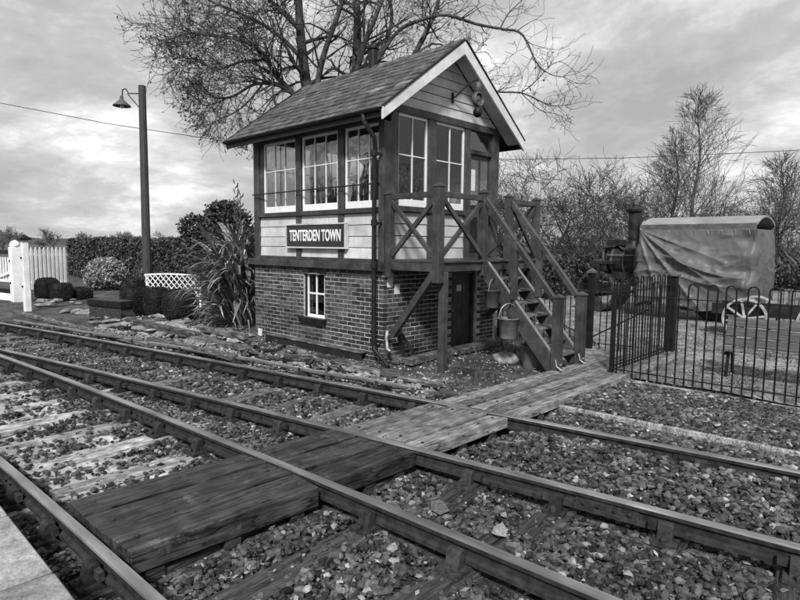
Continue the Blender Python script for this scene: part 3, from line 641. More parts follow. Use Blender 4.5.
for k in range(nr):
    d0 = -.04+k*gauge
    off = .15 if k % 2 else 0; x = XA+.02-off
    while x < XB-.04:
        xa, xb = max(x, XA+.02), min(x+.3, XB-.01); w = xb-xa
        if w > .05:
            ca, sa = math.cos(ang), math.sin(ang)
            p = Vector(((xa+xb)/2, EA+d0*ca-.004*sa, ZE+d0*sa+.004*ca))+Vector((0, -sa, ca))*(.002+.014)
            if d0+.255 > SLn: sc_y = (SLn-d0)/.255
            else: sc_y = 1
            inst('slate', sl[random.randrange(3)], roof, p-SB, (ang-.05+random.uniform(-.012, .012), random.uniform(-.006, .006), random.uniform(-.012, .012)), (w/.3, sc_y, 1))
            q0 = Vector((xa, EB-d0*ca, ZE+d0*sa+.012)); u = Vector((0, -ca, sa)); nn = Vector((0, sa, ca)); l_ = min(gauge+.03, SLn-d0)
            rear.add([q0, q0+Vector((w-.004, 0, 0)), q0+Vector((w-.004, 0, 0))+u*l_, q0+u*l_, q0+nn*.014, q0+Vector((w-.004, 0, 0))+nn*.014, q0+Vector((w-.004, 0, 0))+u*l_+nn*.004, q0+u*l_+nn*.004], [(0,1,2,3),(4,7,6,5),(0,4,5,1),(1,5,6,2),(2,6,7,3),(3,7,4,0)])
        x += .3
tag(rear.build('rear_slates', M_slate, roof), kind='stuff')
nrt = 11
for k in range(nrt):
    xa = XA+.02+(XB-XA-.03)*k/nrt; xb = XA+.02+(XB-XA-.03)*(k+1)/nrt-.008; zz = ZR+.028+random.uniform(-.006, .006)
    b = B(SB); b.prism([(xa, YR-.12, zz-.075), (xa, YR-.03, zz+.012), (xa, YR+.03, zz+.012), (xa, YR+.12, zz-.075), (xa, YR+.11, zz-.088), (xa, YR, zz-.012), (xa, YR-.11, zz-.088)], (xb-xa, 0, 0)); part(b, 'ridge_tile', M_slate, roof, .003)
for xx, o_ in ((XB, 1), (XA, -1)):
    for s_ in (-1, 1):
        ye = YR+s_*(YR-EA+.03); dz = .19
        b = B(SB); ze = ZE-.02
        b.prism([(xx, ye, ze-dz+.02), (xx, ye, ze+.015), (xx, YR, ZR+.01), (xx, YR, ZR-dz-.02)], (-o_*.04, 0, 0)); part(b, 'bargeboard', M_barge, None, .004)
        b = B(SB); b.beam((xx-o_*.018, ye, ze+.030), (xx-o_*.018, YR+s_*.02, ZR+.032), .065, .025); part(b, 'barge_capping', M_black, None, .003)
# soffit boards under the gable overhang and eaves, purlin ends
for s_ in (-1, 1):
    ye = YR+s_*(YR-EA-.02)
    for (xa, xb) in ((X1+.012, XB-.042), (XA+.042, X0-.012)):
        b = B(SB); nn = Vector((0, s_*math.sin(ang), math.cos(ang)))*-.06
        b.add([Vector((xa, ye, ZE))+nn, Vector((xb, ye, ZE))+nn, Vector((xb, YR, ZR-.02))+nn, Vector((xa, YR, ZR-.02))+nn]+[Vector((xa, ye, ZE))+nn*1.3, Vector((xb, ye, ZE))+nn*1.3, Vector((xb, YR, ZR-.02))+nn*1.3, Vector((xa, YR, ZR-.02))+nn*1.3], [(0,1,2,3),(7,6,5,4),(0,4,5,1),(1,5,6,2),(2,6,7,3),(3,7,4,0)]); part(b, 'soffit', M_white)
# gable boards
zt0 = 4.145
def ylo(z): return max(Y0+.0, YR-(ZR-.11-z)/slope)
def yhi(z): return min(Y1-.0, YR+(ZR-.11-z)/slope)
for xf, o_ in ((X1-.04, 1), (X0+.04, -1)):
    siding_y(ylo, yhi, zt0, ZR-.09, 7, xf, o_)
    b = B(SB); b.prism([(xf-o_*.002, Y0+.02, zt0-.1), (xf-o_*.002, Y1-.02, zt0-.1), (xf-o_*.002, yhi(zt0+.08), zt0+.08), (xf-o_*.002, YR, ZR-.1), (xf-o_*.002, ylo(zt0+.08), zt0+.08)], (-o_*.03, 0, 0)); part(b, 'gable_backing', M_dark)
b = B(SB); b.box(X0+.14, X1-.14, Y0+.17, Y1-.11, ZT+.03, ZT+.05); part(b, 'ceiling', M_inside)
# gutters and downpipe
for yy_, s_ in ((EA-.05, 1), (EB+.05, -1)):
    b = B(SB); prof = [(.055*math.cos(t), .055*math.sin(t)) for t in [math.pi+math.pi*k/8 for k in range(9)]]; prof += [(.047*math.cos(t), .047*math.sin(t)) for t in [2*math.pi-math.pi*k/8 for k in range(9)]]
    b.prism([(XA+.01, yy_+a, ZE-.012+h) for a, h in prof], (XB-XA-.05, 0, 0)); part(b, 'gutter', M_black)
dpx, dpy = -6.80, Y0-.165
b = B(SB); b.tube([(dpx-.02, EA-.05, ZE-.05), (dpx-.02, EA-.04, ZE-.16), (dpx+.1, EA+.08, ZE-.42), (dpx+.02, dpy, ZE-.58), (dpx, dpy, ZE-.68), (dpx, dpy, .28), (dpx+.03, dpy-.01, .14), (dpx+.30, dpy-.02, -.03), (dpx+.38, dpy-.03, -.09)], .037, 10); dp = part(b, 'downpipe', M_black, None, 0, True)
for z in (3.3, 2.2, 1.52, .26):
    b = B(SB); b.lathe([(.052, -.05), (.052, .05)], (dpx, dpy, z), 10); b.box(dpx-.02, dpx+.02, dpy, Y0, z-.015, z+.015); part(b, 'pipe_collar', M_black, dp)
# stove flue through the ridge
b = B(SB); b.lathe([(.10, -.25), (.10, .28), (.125, .30), (.125, .34), (.09, .36)], (-8.74, YR+.02, ZR+.08), 12); part(b, 'flue', M_black, None, 0)
# wall lantern on a swan-neck bracket under the gable
LY, LX, LZ = 8.60, -6.36, 4.44
b = B(SB); b.tube([(X1-.01, 8.37, 4.49), (X1+.06, 8.38, 4.50), (X1+.16, 8.43, 4.60), (X1+.28, 8.52, 4.74), (LX, LY-.02, 4.78), (LX, LY, 4.70)], .014, 6); b.beam((X1+.002, 8.37, 4.40), (X1+.002, 8.37, 4.58), .045, .02, (1, 0, 0)); lan = part(b, 'lantern_bracket', M_black)
b = B(SB); b.lathe([(.115, -.05), (.13, -.04), (.13, .04), (.115, .05), (.1, .04), (.1, -.04), (.115, -.05)], (LX, LY, LZ), 20, 'x', cap=False); part(b, 'lantern_ring', M_greyiron, lan, 0, True)
b = B(SB); b.lathe([(.1, -.02), (.06, .035), (.01, .05)], (LX, LY, LZ), 18, 'x', cap=False); part(b, 'lantern_glass', M_glass, lan, 0, True)
b = B(SB); b.lathe([(.1, -.03), (.09, -.05), (.01, -.06)], (LX, LY, LZ), 18, 'x', cap=False); part(b, 'reflector', M_bucket, lan, 0, True)
b = B(SB); b.lathe([(.03, .30), (.05, .26), (.055, .16), (.035, .12)], (LX, LY, LZ), 10); part(b, 'lantern_neck', M_greyiron, lan, 0, True)
b = B(SB); b.lathe([(.05, -.13), (.055, -.16), (.085, -.20), (.08, -.27), (.03, -.31)], (LX, LY, LZ), 12); part(b, 'lantern_base', M_black, lan, 0, True)
# dark plinth board along the foot of the front wall
o = bb1('plinth_board', M_dark, -10.0, -7.15, Y0-.14, Y0-.09, -.14, .02); bb1('plinth_capping', M_oldwood, -10.02, -7.13, Y0-.16, Y0+.0, .022, .045)

# name board
NB = Vector((-8.51, Y0-.02, 1.99)); nb = thing('name_board', 'dark station name board with white capitals in a pale frame', 'sign', (NB.x, NB.y, NB.z-.22))
O2 = nb.location
b = B(O2); b.box(-9.36, -7.66, Y0-.045, Y0+.018, 1.80, 2.20); b.build('board', M_sign, nb)
for q in ((-9.39, -7.63, 2.20, 2.228), (-9.39, -7.63, 1.772, 1.80), (-9.39, -9.36, 1.80, 2.20), (-7.66, -7.63, 1.80, 2.20)):
    b = B(O2); b.box(q[0], q[1], Y0-.06, Y0+.018, q[2], q[3]); b.build('frame', M_white, nb, .004)
cu = bpy.data.curves.new('txt', 'FONT'); cu.body = 'TENTERDEN TOWN'; cu.size = .245; cu.align_x = 'CENTER'; cu.align_y = 'CENTER'; cu.extrude = .004; cu.offset = .006; cu.space_character = 1.02
to = bpy.data.objects.new('txt', cu); C.objects.link(to); bpy.context.view_layer.update()
tm = bpy.data.meshes.new_from_object(to.evaluated_get(bpy.context.evaluated_depsgraph_get())); bpy.data.objects.remove(to)
xs_ = [v.co.x for v in tm.vertices]; wtxt = max(xs_)-min(xs_)
lo_ = bpy.data.objects.new('lettering', tm); C.objects.link(lo_); lo_.parent = nb; tm.materials.clear(); tm.materials.append(M_letter)
lo_.location = Vector((-8.51, Y0-.048, 2.0))-O2; lo_.rotation_euler = (math.pi/2, 0, 0); lo_.scale = (1.50/wtxt, 1.15, 1)
lo_['kind'] = 'stuff'; del lo_['kind']

# lever frame inside the box
lf = thing('lever_frame', 'row of signal levers standing inside the signal box windows', 'lever frame', (-8.6, 7.35, 1.56))
b = B(); b.box(-1.3, 1.3, -.2, .2, 0, .12); b.build('frame', M_black, lf)
for k in range(10):
    b = B(); x = -1.17+k*.26; b.beam((x, .05, .1), (x, .16 if k % 4 else -.2, 1.22), .04, .05); lv = b.build('lever', M_trim if k % 3 else M_black, lf); b = B(); b.tube([(x, .16 if k % 4 else -.2, 1.2), (x, .18 if k % 4 else -.21, 1.45)], .018, 6); b.build('handle', M_steel, lv)
ds = thing('block_shelf', 'wooden shelf with signalling instruments hung inside the signal box', 'shelf', (-8.6, 9.5, 2.6))
b = B(); b.box(-1.4, 1.4, -.15, .18, 0, .04); b.build('shelf_board', M_oldwood, ds)
for k in range(5):
    b = B(); x = -1.1+k*.55; b.box(x-.12, x+.12, -.1, .12, .042, .30); b.prism([(x-.12, -.1, .30), (x+.12, -.1, .30), (x, -.1, .42)], (0, .22, 0)); i_ = b.build('instrument', M_oldwood, ds); b = B(); b.lathe([(.07, -.112), (.07, -.102)], (x, 0, .18), 12, 'y'); b.build('dial', M_paper, i_)

# ------------------------------------------------------------------ landing and stairs
ST = Vector((-5.6, 7.9, -.12))
st = thing('staircase', 'dark painted timber landing and open staircase with crossed rails', 'staircase', ST)
def sp_(bld, name, mt=M_trim, parent=None, bevel=.005): return bld.build(name, mt, parent or st, bevel)
XD, YN = -5.65, (6.72, 7.86, 8.60, 9.50); ZD = 1.615
def bm(name, p, q, w, h, mt=M_trim, parent=None, up=(0, 0, 1)): b = B(ST); b.beam(p, q, w, h, up); return sp_(b, name, mt, parent)
def newel(x, y, z0, z1, w=.115):
    b = B(ST); h = w/2; b.box(x-h, x+h, y-h, y+h, z0, z1); n_ = sp_(b, 'newel_post')
    b = B(ST); c = h+.012; b.box(x-c, x+c, y-c, y+c, z1+.001, z1+.02); b.add([(x-c, y-c, z1+.021), (x+c, y-c, z1+.021), (x+c, y+c, z1+.021), (x-c, y+c, z1+.021), (x, y, z1+.07)], [(0,1,4),(1,2,4),(2,3,4),(3,0,4),(3,2,1,0)]); sp_(b, 'newel_cap', M_trim, n_, 0)
    return n_
newel(XD, YN[0], 1.28, 2.72, .135); newel(XD, YN[1], 1.36, 2.70); newel(XD, YN[2], 1.36, 2.68); newel(XD, YN[3], 1.36, 2.68)
newel(X1+.075, YN[0], 1.32, 2.66, .11)
XS = -4.25; newel(XS, YN[1]+.0, -.14, 1.08, .13); newel(XS, YN[2]+.0, -.14, 1.08, .13)
for y in (YN[1], YN[2]): bm('handrail', (XD+.05, y, 2.60), (XS-.05, y, 1.03), .075, .085)
for y in (YN[1], YN[2]): bm('baluster_post', (XD+.62, y, 1.0), (XD+.62, y, 1.95), .09, .09, up=(1, 0, 0))
# landing deck
for k in range(9):
    x0 = X1+.04+k*.126; b = B(ST); b.box(x0, x0+.118, YN[0]-.02, YN[3]+.04, ZD-.035, ZD+random.uniform(-.003, .003)); sp_(b, 'deck_board', M_trim)
for y in (YN[0], YN[3]): bm('landing_beam', (X1+.02, y, 1.51), (XD-.068, y, 1.51), .07, .13)
bm('landing_beam', (XD, YN[0]+.068, 1.51), (XD, YN[1]-.058, 1.51), .07, .13); bm('landing_beam', (XD, YN[1]+.058, 1.51), (XD, YN[2]-.058, 1.51), .07, .13); bm('landing_beam', (XD, YN[2]+.058, 1.51), (XD, YN[3]-.058, 1.51), .07, .13)
def xpanel(p, q):
    p, q = Vector(p), Vector(q); d = (q-p).normalized(); n_ = d.cross(Vector((0, 0, 1)))
    up = Vector((0, 0, 1))
    bm('top_rail', p+up*2.615, q+up*2.615, .07, .085)
    bm('cross_brace', p+up*1.68, q+up*2.55, .05, .075); bm('cross_brace', p+up*2.55+n_*.026, q+up*1.68+n_*.026, .048, .075)
xpanel((X1+.13, YN[0], 0), (XD-.068, YN[0], 0)); xpanel((XD, YN[0]+.068, 0), (XD, YN[1]-.058, 0)); xpanel((XD, YN[2]+.058, 0), (XD, YN[3]-.058, 0)); xpanel((X1+.02, YN[3], 0), (XD-.058, YN[3], 0))
bm('support_post', (XD+.0, YN[0]+.14, -.2), (XD, YN[0]+.14, 1.445), .11, .11, up=(1, 0, 0)); bm('support_post', (XD, YN[3]-.12, -.2), (XD, YN[3]-.12, 1.445), .11, .11, up=(1, 0, 0))
bm('knee_brace', (X1+.16, YN[0], .38), (XD-.07, YN[0], 1.42), .09, .11); bm('knee_brace', (X1+.05, YN[3], .45), (XD-.07, YN[3], 1.42), .09, .11)
# stringers and treads
p0, p1 = Vector((XD+.02, 0, 1.50)), Vector((XS-.02, 0, -.02)); sd_ = (p1-p0)
for y in (YN[1]+.005, YN[2]-.005):
    b = B(ST); b.beam(p0+Vector((0, y, 0)), p1+Vector((0, y, 0)), .045, .25); s0 = sp_(b, 'stringer')
    nn = Vector((-sd_.z, 0, sd_.x)).normalized(); nn = nn if nn.z > 0 else -nn
    b = B(ST); b.beam(p0+Vector((0, y, 0))+nn*.131, p1+Vector((0, y, 0))+nn*.131, .05, .012); sp_(b, 'edge_strip', M_steel, s0, 0)  # pale steel strip along the stringer's upper edge
nt_ = 7
for k in range(nt_):
    f = (k+1)/(nt_+1); c = p0+sd_*f; b = B(ST); b.box(c.x-.11, c.x+.14, YN[1]+.03, YN[2]-.03, c.z-.02, c.z+.02); sp_(b, 'tread', M_slp_mid)
for y in (YN[1], YN[2]):
    b = B(ST); b.tube([(XS+.02, y-.075, .16), (XS+.05, y-.078, .06), (XS+.14, y-.078, .012)], .014, 5); sp_(b, 'foot_strap', M_steel, None, 0)
# things round the stairs
def bucket(name, label, cat, c, r, h, mt, group=None, handle=True):
    t = thing(name, label, cat, c, random.uniform(0, 3), group)
    b = B(); b.lathe([(r*.78, 0), (r, h), (r*1.06, h+.004), (r*1.06, h+.02), (r*.96, h+.02), (r*.74, .02)], (0, 0, 0), 18, cap=False); b.lathe([(r*.74, .01), (r*.02, .012)], (0, 0, 0), 18); b.build('pail', mt, t, 0, True)
    if handle:
        b = B(); b.tube([(r*1.03*math.cos(a), 0, h+.0+r*1.5*math.sin(a)) for a in [math.pi*k/12 for k in range(13)]], .007, 5); b.build('handle', M_steel, t)
    return t
bucket('fire_bucket', 'grey fire bucket hanging higher, beside the landing beam', 'bucket', (-5.385, 7.78, .86), .13, .26, M_trim)
bucket('fire_bucket', 'grey fire bucket hanging lower, halfway down the stringer', 'bucket', (-5.05, 7.76, .40), .165, .30, M_bucket)
for (x, z) in ((-5.385, 1.33), (-5.05, .98)):
    pass
bm('bucket_hook', (-5.385, 7.79, 1.30), (-5.385, 7.90, 1.36), .02, .02, M_black); bm('bucket_hook', (-5.05, 7.77, .935), (-5.05, 7.90, 1.0), .02, .02, M_black)
bucket('tub', 'grey tub with lid standing under the staircase', 'tub', (-4.86, 8.18, -.12), .19, .36, M_bucket, handle=False)
b = B(); pts = []
rr_ = random.Random(3)
for i in range(7):
    t0 = math.pi*i/6
    for k in range(12):
        a = 2*math.pi*k/12; q = .17*math.sin(t0)*(1+rr_.uniform(-.18, .18)); pts.append((q*1.35*math.cos(a), q*math.sin(a), max(0, .09-.12*math.cos(t0)*(1+rr_.uniform(-.2, .2)))))
b.add(pts, [(i*12+k, i*12+(k+1) % 12, (i+1)*12+(k+1) % 12, (i+1)*12+k) for i in range(6) for k in range(12)]); o = b.build('sack', M_bag, None, 0, True); o.location = (-5.35, 8.15, -.12); tag(o, 'pale crumpled sack on the earth below the hanging buckets', 'sack')
# iron bar stand leaning on the wall, small stake
b = B(); b.beam((-6.55, 7.0, -.12), (-6.70, 6.92, .5), .03, .05); b.beam((-6.38, 7.15, -.12), (-6.69, 6.93, .48), .03, .05); o = b.build('timber_prop', M_black); tag(o, 'dark forked timber prop leaning at the foot of the gable wall', 'prop'); 
b = B(); b.tube([(-6.62, Y0-.02, .46), (-6.64, Y0-.03, .34), (-6.58, Y0-.06, .16), (-6.50, Y0-.08, .14)], [.03, .028, .03, .025], 7); o = b.build('cable_end', M_steel, None, 0, True); tag(o, 'short pale cable end curling out at the brick corner', 'cable')
#@@PART3
# ------------------------------------------------------------------ iron bow-top railings
def hoop_mesh(w, h, r=.0110, n=6):
    b = B(); pts = [(-w/2, 0, 0), (-w/2, 0, h-w/2)]+[(-w/2*math.cos(a), 0, h-w/2+w/2*math.sin(a)) for a in [math.pi*k/8 for k in range(1, 8)]]+[(w/2, 0, h-w/2), (w/2, 0, 0)]
    b.tube(pts, r, n); m = b.mesh('hoop'); m.materials.append(M_fence); return m
HOOP = hoop_mesh(.118, 1.42)
def railing(label, p, q, z0, pitch=.236, posts=(), hoop=HOOP, hs=1., name='iron_railing', cat='railing', group=None):
    p, q = Vector(p), Vector(q); d = q-p; Ln = d.length; a = math.atan2(d.y, d.x)
    t = thing(name, label, cat, (p.x, p.y, z0), a, group)
    n = int(Ln/pitch); off = (Ln-n*pitch)/2+pitch/2
    for k in range(n): inst('hoop', hoop, t, (off+k*pitch, 0, .02), (random.uniform(-.008, .008), random.uniform(-.006, .006), 0), (1, 1, hs))
    for z in (.12, 1.23*hs): b = B(); b.box(0, Ln, -.021, .021, z-.005, z+.005); b.build('rail', M_fence, t)
    for xx, w, h, cap in posts:
        b = B(); b.box(xx-w/2, xx+w/2, -w/2, w/2, -.1, h); po = b.build('post', M_fence, t, .004)
        if cap: b = B(); c = w*.62; b.box(-c+xx, c+xx, -c, c, h, h+.025); b.add([(xx-c*.8, -c*.8, h+.026), (xx+c*.8, -c*.8, h+.026), (xx+c*.8, c*.8, h+.026), (xx-c*.8, c*.8, h+.026), (xx, 0, h+.08)], [(0,1,4),(1,2,4),(2,3,4),(3,0,4),(3,2,1,0)]); b.build('post_cap', M_greyiron, po)
    return t
railing('black bow-top iron railing in front of the bench', (-3.62, 8.36, 0), (4.2, 8.50, 0), -.08, posts=((.0, .05, 1.28, False), (2.75, .05, 1.28, False), (5.5, .05, 1.28, False)))
railing('black bow-top iron gate standing open along the end of the boardwalk', (-3.64, 8.43, 0), (-3.66, 10.80, 0), -.06, pitch=.236, name='iron_gate', cat='gate', posts=((.02, .045, 1.30, False),))
def gatepost(x, y, label, w=.13, h=1.40):
    t = thing('gate_post', label, 'gate post', (x, y, -.12)); b = B(); b.box(-w/2, w/2, -w/2, w/2, 0, h); b.build('shaft', M_fence, t, .006)
    b = B(); c = w*.72; b.box(-c, c, -c, c, h+.001, h+.035); b.add([(-c*.85, -c*.85, h+.036), (c*.85, -c*.85, h+.036), (c*.85, c*.85, h+.036), (-c*.85, c*.85, h+.036), (0, 0, h+.10)], [(0,1,4),(1,2,4),(2,3,4),(3,0,4),(3,2,1,0)]); b.build('cap', M_greyiron, t)
gatepost(-3.66, 10.92, 'thick black capped gate post where the open iron gate hangs', .15, 1.46)
gatepost(-4.93, 10.35, 'slimmer black capped gate post behind the stair foot', .10, 1.48)
railing('black bow-top iron railing behind the staircase', (-11.5, 10.9, 0), (-4.98, 10.36, 0), -.08, posts=((2.2, .045, 1.28, False), (4.4, .045, 1.28, False)))
railing('short black iron railing between the capped post and the boardwalk end', (-4.86, 10.36, 0), (-4.05, 10.5, 0), -.08)
railing('black bow-top iron railing at the far edge of the yard', (-4.2, 19.0, 0), (5.0, 21.5, 0), -.1, pitch=.27, posts=((0, .05, 1.3, False), (3, .05, 1.3, False), (6, .05, 1.3, False)))
b = B((-4.93, 10.35, -.1)); b.tube([(-4.93, 10.33, .12), (-3.70, 9.9, .80)], .012, 6); o = b.build('stay_rod', M_fence); o.location = (-4.93, 10.35, -.1); tag(o, 'thin iron stay rod slanting up to the open gate', 'rod')

# bench facing the line
bn = thing('bench', 'grey timber slatted bench behind the front railing', 'bench', (-2.55, 9.5, -.10))
LB = 1.9
for k, (y, z) in enumerate(((.06, .44), (.20, .43), (.34, .42))): b = B(); b.box(0, LB, y-.06, y+.06, z-.02, z+.02); b.build('seat_slat', M_slp_mid, bn, .006)  # paler timber on the seat stands in for light on its top
for k in range(3): b = B(); z = .52+k*.15; y = .43+k*.033; b.beam((.04, y, z), (LB-.04, y, z), .028, .138, (0, .22, 1)); b.build('back_slat', M_bench, bn, .006)
for x in (.16, LB-.16):
    b = B(); b.beam((x, .08, 0), (x+.02, .10, .42), .035, .04, (1, 0, 0)); b.build('leg', M_black, bn); b = B(); b.beam((x, .46, 0), (x, .38, .42), .035, .04, (1, 0, 0)); b.beam((x, .435, .40), (x, .54, .90), .035, .03, (1, 0, 0)); b.build('leg', M_black, bn)
    b = B(); b.box(x-.018, x+.018, .05, .47, -.0, .03); b.build('foot_bar', M_black, bn)
    b = B(); b.box(x-.025, x+.025, .05, .42, .36, .40); b.build('seat_bearer', M_black, bn)

# low wagon with pale wheels behind the bench
wg = thing('wagon', 'low dark wagon with pale spoked wheels behind the bench', 'wagon', (-2.6, 14.6, -.11))
def spoked(parent, c, r, mt, ns=8, w=.06, hub=.07):
    t = B(); n = 28; vs = []; fs = []
    for k in range(n):
        a = 2*math.pi*k/n
        for (rr, yy) in ((r, -w/2), (r, w/2), (r*.90, w/2), (r*.90, -w/2)): vs.append(Vector(c)+Vector((rr*math.cos(a), yy, rr*math.sin(a))))
    for k in range(n):
        for j in range(4): fs.append((4*k+j, 4*((k+1) % n)+j, 4*((k+1) % n)+(j+1) % 4, 4*k+(j+1) % 4))
    t.add(vs, fs); wh = t.build('wheel', mt, parent)
    for k in range(ns):
        a = 2*math.pi*k/ns+.2; b = B(); b.beam(Vector(c)+Vector((hub*.6*math.cos(a), 0, hub*.6*math.sin(a))), Vector(c)+Vector((r*.89*math.cos(a), 0, r*.89*math.sin(a))), .04, .035, (0, 1, 0)); b.build('spoke', mt, wh)
    b = B(); b.lathe([(hub*.5, -w), (hub, -w*.7), (hub, w*.7), (hub*.5, w)], c, 12, 'y'); b.build('hub', mt, wh)
for x in (-.62, .75): 
    for y in (-.5, .5): spoked(wg, (x, y, .45), .44, M_wheelwhite)
b = B(); b.box(-1.3, 1.6, -.42, .42, .50, .62); b.build('bed', M_engine, wg, .01)
for y in (-.4, .4): b = B(); b.box(-1.3, 1.6, y-.02, y+.02, .625, .74); b.build('side_board', M_engine, wg)
for x in (-.62, .75): b = B(); b.tube([(x, -.52, .45), (x, .52, .45)], .035, 8); b.build('axle', M_engine, wg)
# harrow-like implement on the right
hw = thing('farm_implement', 'rusty farm implement with levers and pale springs beyond the wagon', 'implement', (-1.9, 16.8, -.11))
for (nm, p, q, w) in (('frame', (-1.2, 0, .55), (1.6, .1, .6), .07), ('frame', (-1.2, .7, .5), (1.6, .8, .5), .07), ('lever', (-.4, .2, .55), (-.75, .1, 1.5), .04), ('lever', (.3, .2, .55), (.1, .1, 1.35), .04), ('drawbar', (-1.2, .35, .5), (-2.0, .3, .2), .06), ('rail', (-1.1, -.1, .95), (1.3, -.05, 1.0), .035), ('post', (-1.0, -.05, .5), (-1.0, -.05, .98), .04), ('post', (1.2, -.05, .5), (1.2, -.05, 1.0), .04)):
    b = B(); b.beam(p, q, w, w); b.build(nm, M_greyiron, hw)
for k in range(6): b = B(); x = -.8+k*.36; b.tube([(x, -.05, .55), (x+.05, -.2, .75), (x+.12, -.1, .85), (x+.16, 0, .6)], .022, 5); b.build('spring', M_steel, hw)
for x in (-.7, 1.1): spoked(hw, (x, -.25, .40), .40, M_greyiron, 8, .05)

# ------------------------------------------------------------------ steam road roller under a tarpaulin
EN = Vector((-5.6, 17.4, -.11)); en = thing('steam_roller', 'old steam road roller with tall chimney and curved canopy roof', 'steam roller', EN)
def ep(name, mt, f, parent=None, bevel=0, smooth=False): b = B(); f(b); return b.build(name, mt, parent or en, bevel, smooth)
M_roll = mat('roll_iron', .02, .05, 6, rough=.5, bump=.3, grain=((10, 10, 10), .4))
def drum(c, r, w, parent=None, name='front_roll'):
    o = ep(name, M_roll, lambda b: b.lathe([(r-.02, -w/2), (r, -w/2+.02), (r, w/2-.02), (r-.02, w/2), (r*.86, w/2), (r*.86, -w/2), (r-.02, -w/2)], c, 36, 'y', cap=False), parent)
    o2 = ep('roll_face', M_engine, lambda b: b.lathe([(.16, -w/2-.03), (.16, w/2+.03)], c, 18, 'y'), o)
    for k in range(6):
        a = math.pi*k/3; ep('roll_spoke', M_roll, lambda b: b.beam((c[0]+.13*math.cos(a), c[1]-w/2+.03, c[2]+.13*math.sin(a)), (c[0]+r*.85*math.cos(a), c[1]-w/2+.03, c[2]+r*.85*math.sin(a)), .05, .09, (0, 1, 0)), o)
    return o
drum((-2.25, -.1, .62), .62, 1.15)
ep('fork', M_engine, lambda b: (b.box(-2.35, -2.1, -.78, -.70, .55, 1.45), b.box(-2.35, -2.1, .50, .58, .55, 1.45), b.box(-2.4, -1.7, -.78, .58, 1.45, 1.55)), bevel=.01)
ep('smokebox', M_engine, lambda b: b.lathe([(.40, -1.95), (.44, -1.9), (.44, -1.1)], (0, -.1, 1.55), 24, 'x'), smooth=False)
ep('boiler', M_engine, lambda b: b.lathe([(.38, -1.1), (.38, .7)], (0, -.1, 1.5), 24, 'x'))
ep('saddle', M_engine, lambda b: (b.box(-1.9, -1.3, -.4, .2, 1.0, 1.25), b.box(-2.2, -1.4, -.25, .05, 1.5, 1.95)), bevel=.02)
ch = ep('chimney', M_engine, lambda b: b.lathe([(.24, 0), (.17, .1), (.145, .2), (.165, .98), (.17, 1.0), (.235, 1.04), (.245, 1.10), (.2, 1.16)], (-1.12, -.75, 1.93), 20), smooth=False)
ep('headstock', M_greyiron, lambda b: b.lathe([(.14, 0), (.12, .22), (.05, .3)], (-2.2, -.1, 1.55), 12))
ep('cylinder_block', M_engine, lambda b: b.box(-.75, -.3, -.35, .15, 1.85, 2.15), bevel=.03)
for y in (-.62, .42):
    o = ep('rear_wheel', M_engine, lambda b: b.lathe([(.74, -.2), (.78, -.18), (.78, .18), (.74, .2), (.1, .16)], (1.2, y, .78), 32, 'y'))
ep('tender', M_engine, lambda b: (b.box(.6, 2.0, -.6, .4, .5, 1.3)), bevel=.03)
CL0, CL1, CW = -.80, 2.02, .95
def canopy(b):
    n = 12; pr = []
    for k in range(n+1):
        t = -1+2*k/n; pr.append((t*CW, 2.58+.22*(1-t*t)))
    pr2 = [(y*1., z-.05) for y, z in reversed(pr)]
    b.prism([(CL0, y-.1, z) for y, z in pr+pr2], (CL1-CL0, 0, 0))
ep('canopy', M_canopy, canopy)
for y in (-CW-.1, CW-.1): ep('canopy_valance', M_greyiron, lambda b: b.box(CL0+.02, CL1-.02, y-.025, y+.025, 2.40, 2.575), bevel=.004)
for x in (CL0+.15, CL1-.15):
    for y in (-CW-.05, CW-.15): ep('canopy_pillar', M_engine, lambda b: b.tube([(x, y+.06, .9), (x, y+.06, 2.42)], .025, 8))
for x in (-1.85, -1.5, -1.15): ep('boiler_band', M_greyiron, lambda b: b.lathe([(.447, x-.02), (.447, x+.02)], (0, -.1, 1.55), 24, 'x'))
ep('smokebox_door', M_roll, lambda b: b.lathe([(.36, -2.02), (.34, -2.06), (.1, -2.10), (.04, -2.14)], (0, -.1, 1.55), 20, 'x'))
ep('handrail', M_steel, lambda b: b.tube([(-1.95, -.58, 1.72), (-1.0, -.58, 1.72)], .014, 6)); ep('steam_pipe', M_greyiron, lambda b: b.tube([(-.9, -.5, 1.9), (-1.2, -.56, 1.85), (-1.55, -.5, 1.92), (-1.7, -.35, 1.98)], .03, 7))
ep('steering_chain', M_greyiron, lambda b: b.tube([(-2.2, -.74, .95), (-1.5, -.6, .88), (-.8, -.6, .92)], .02, 5)); ep('tool_box', M_engine, lambda b: b.box(-2.05, -1.6, -.45, -.05, 1.99, 2.18), bevel=.01)
ep('axle', M_roll, lambda b: b.tube([(-2.25, -.80, .62), (-2.25, .60, .62)], .05, 10))
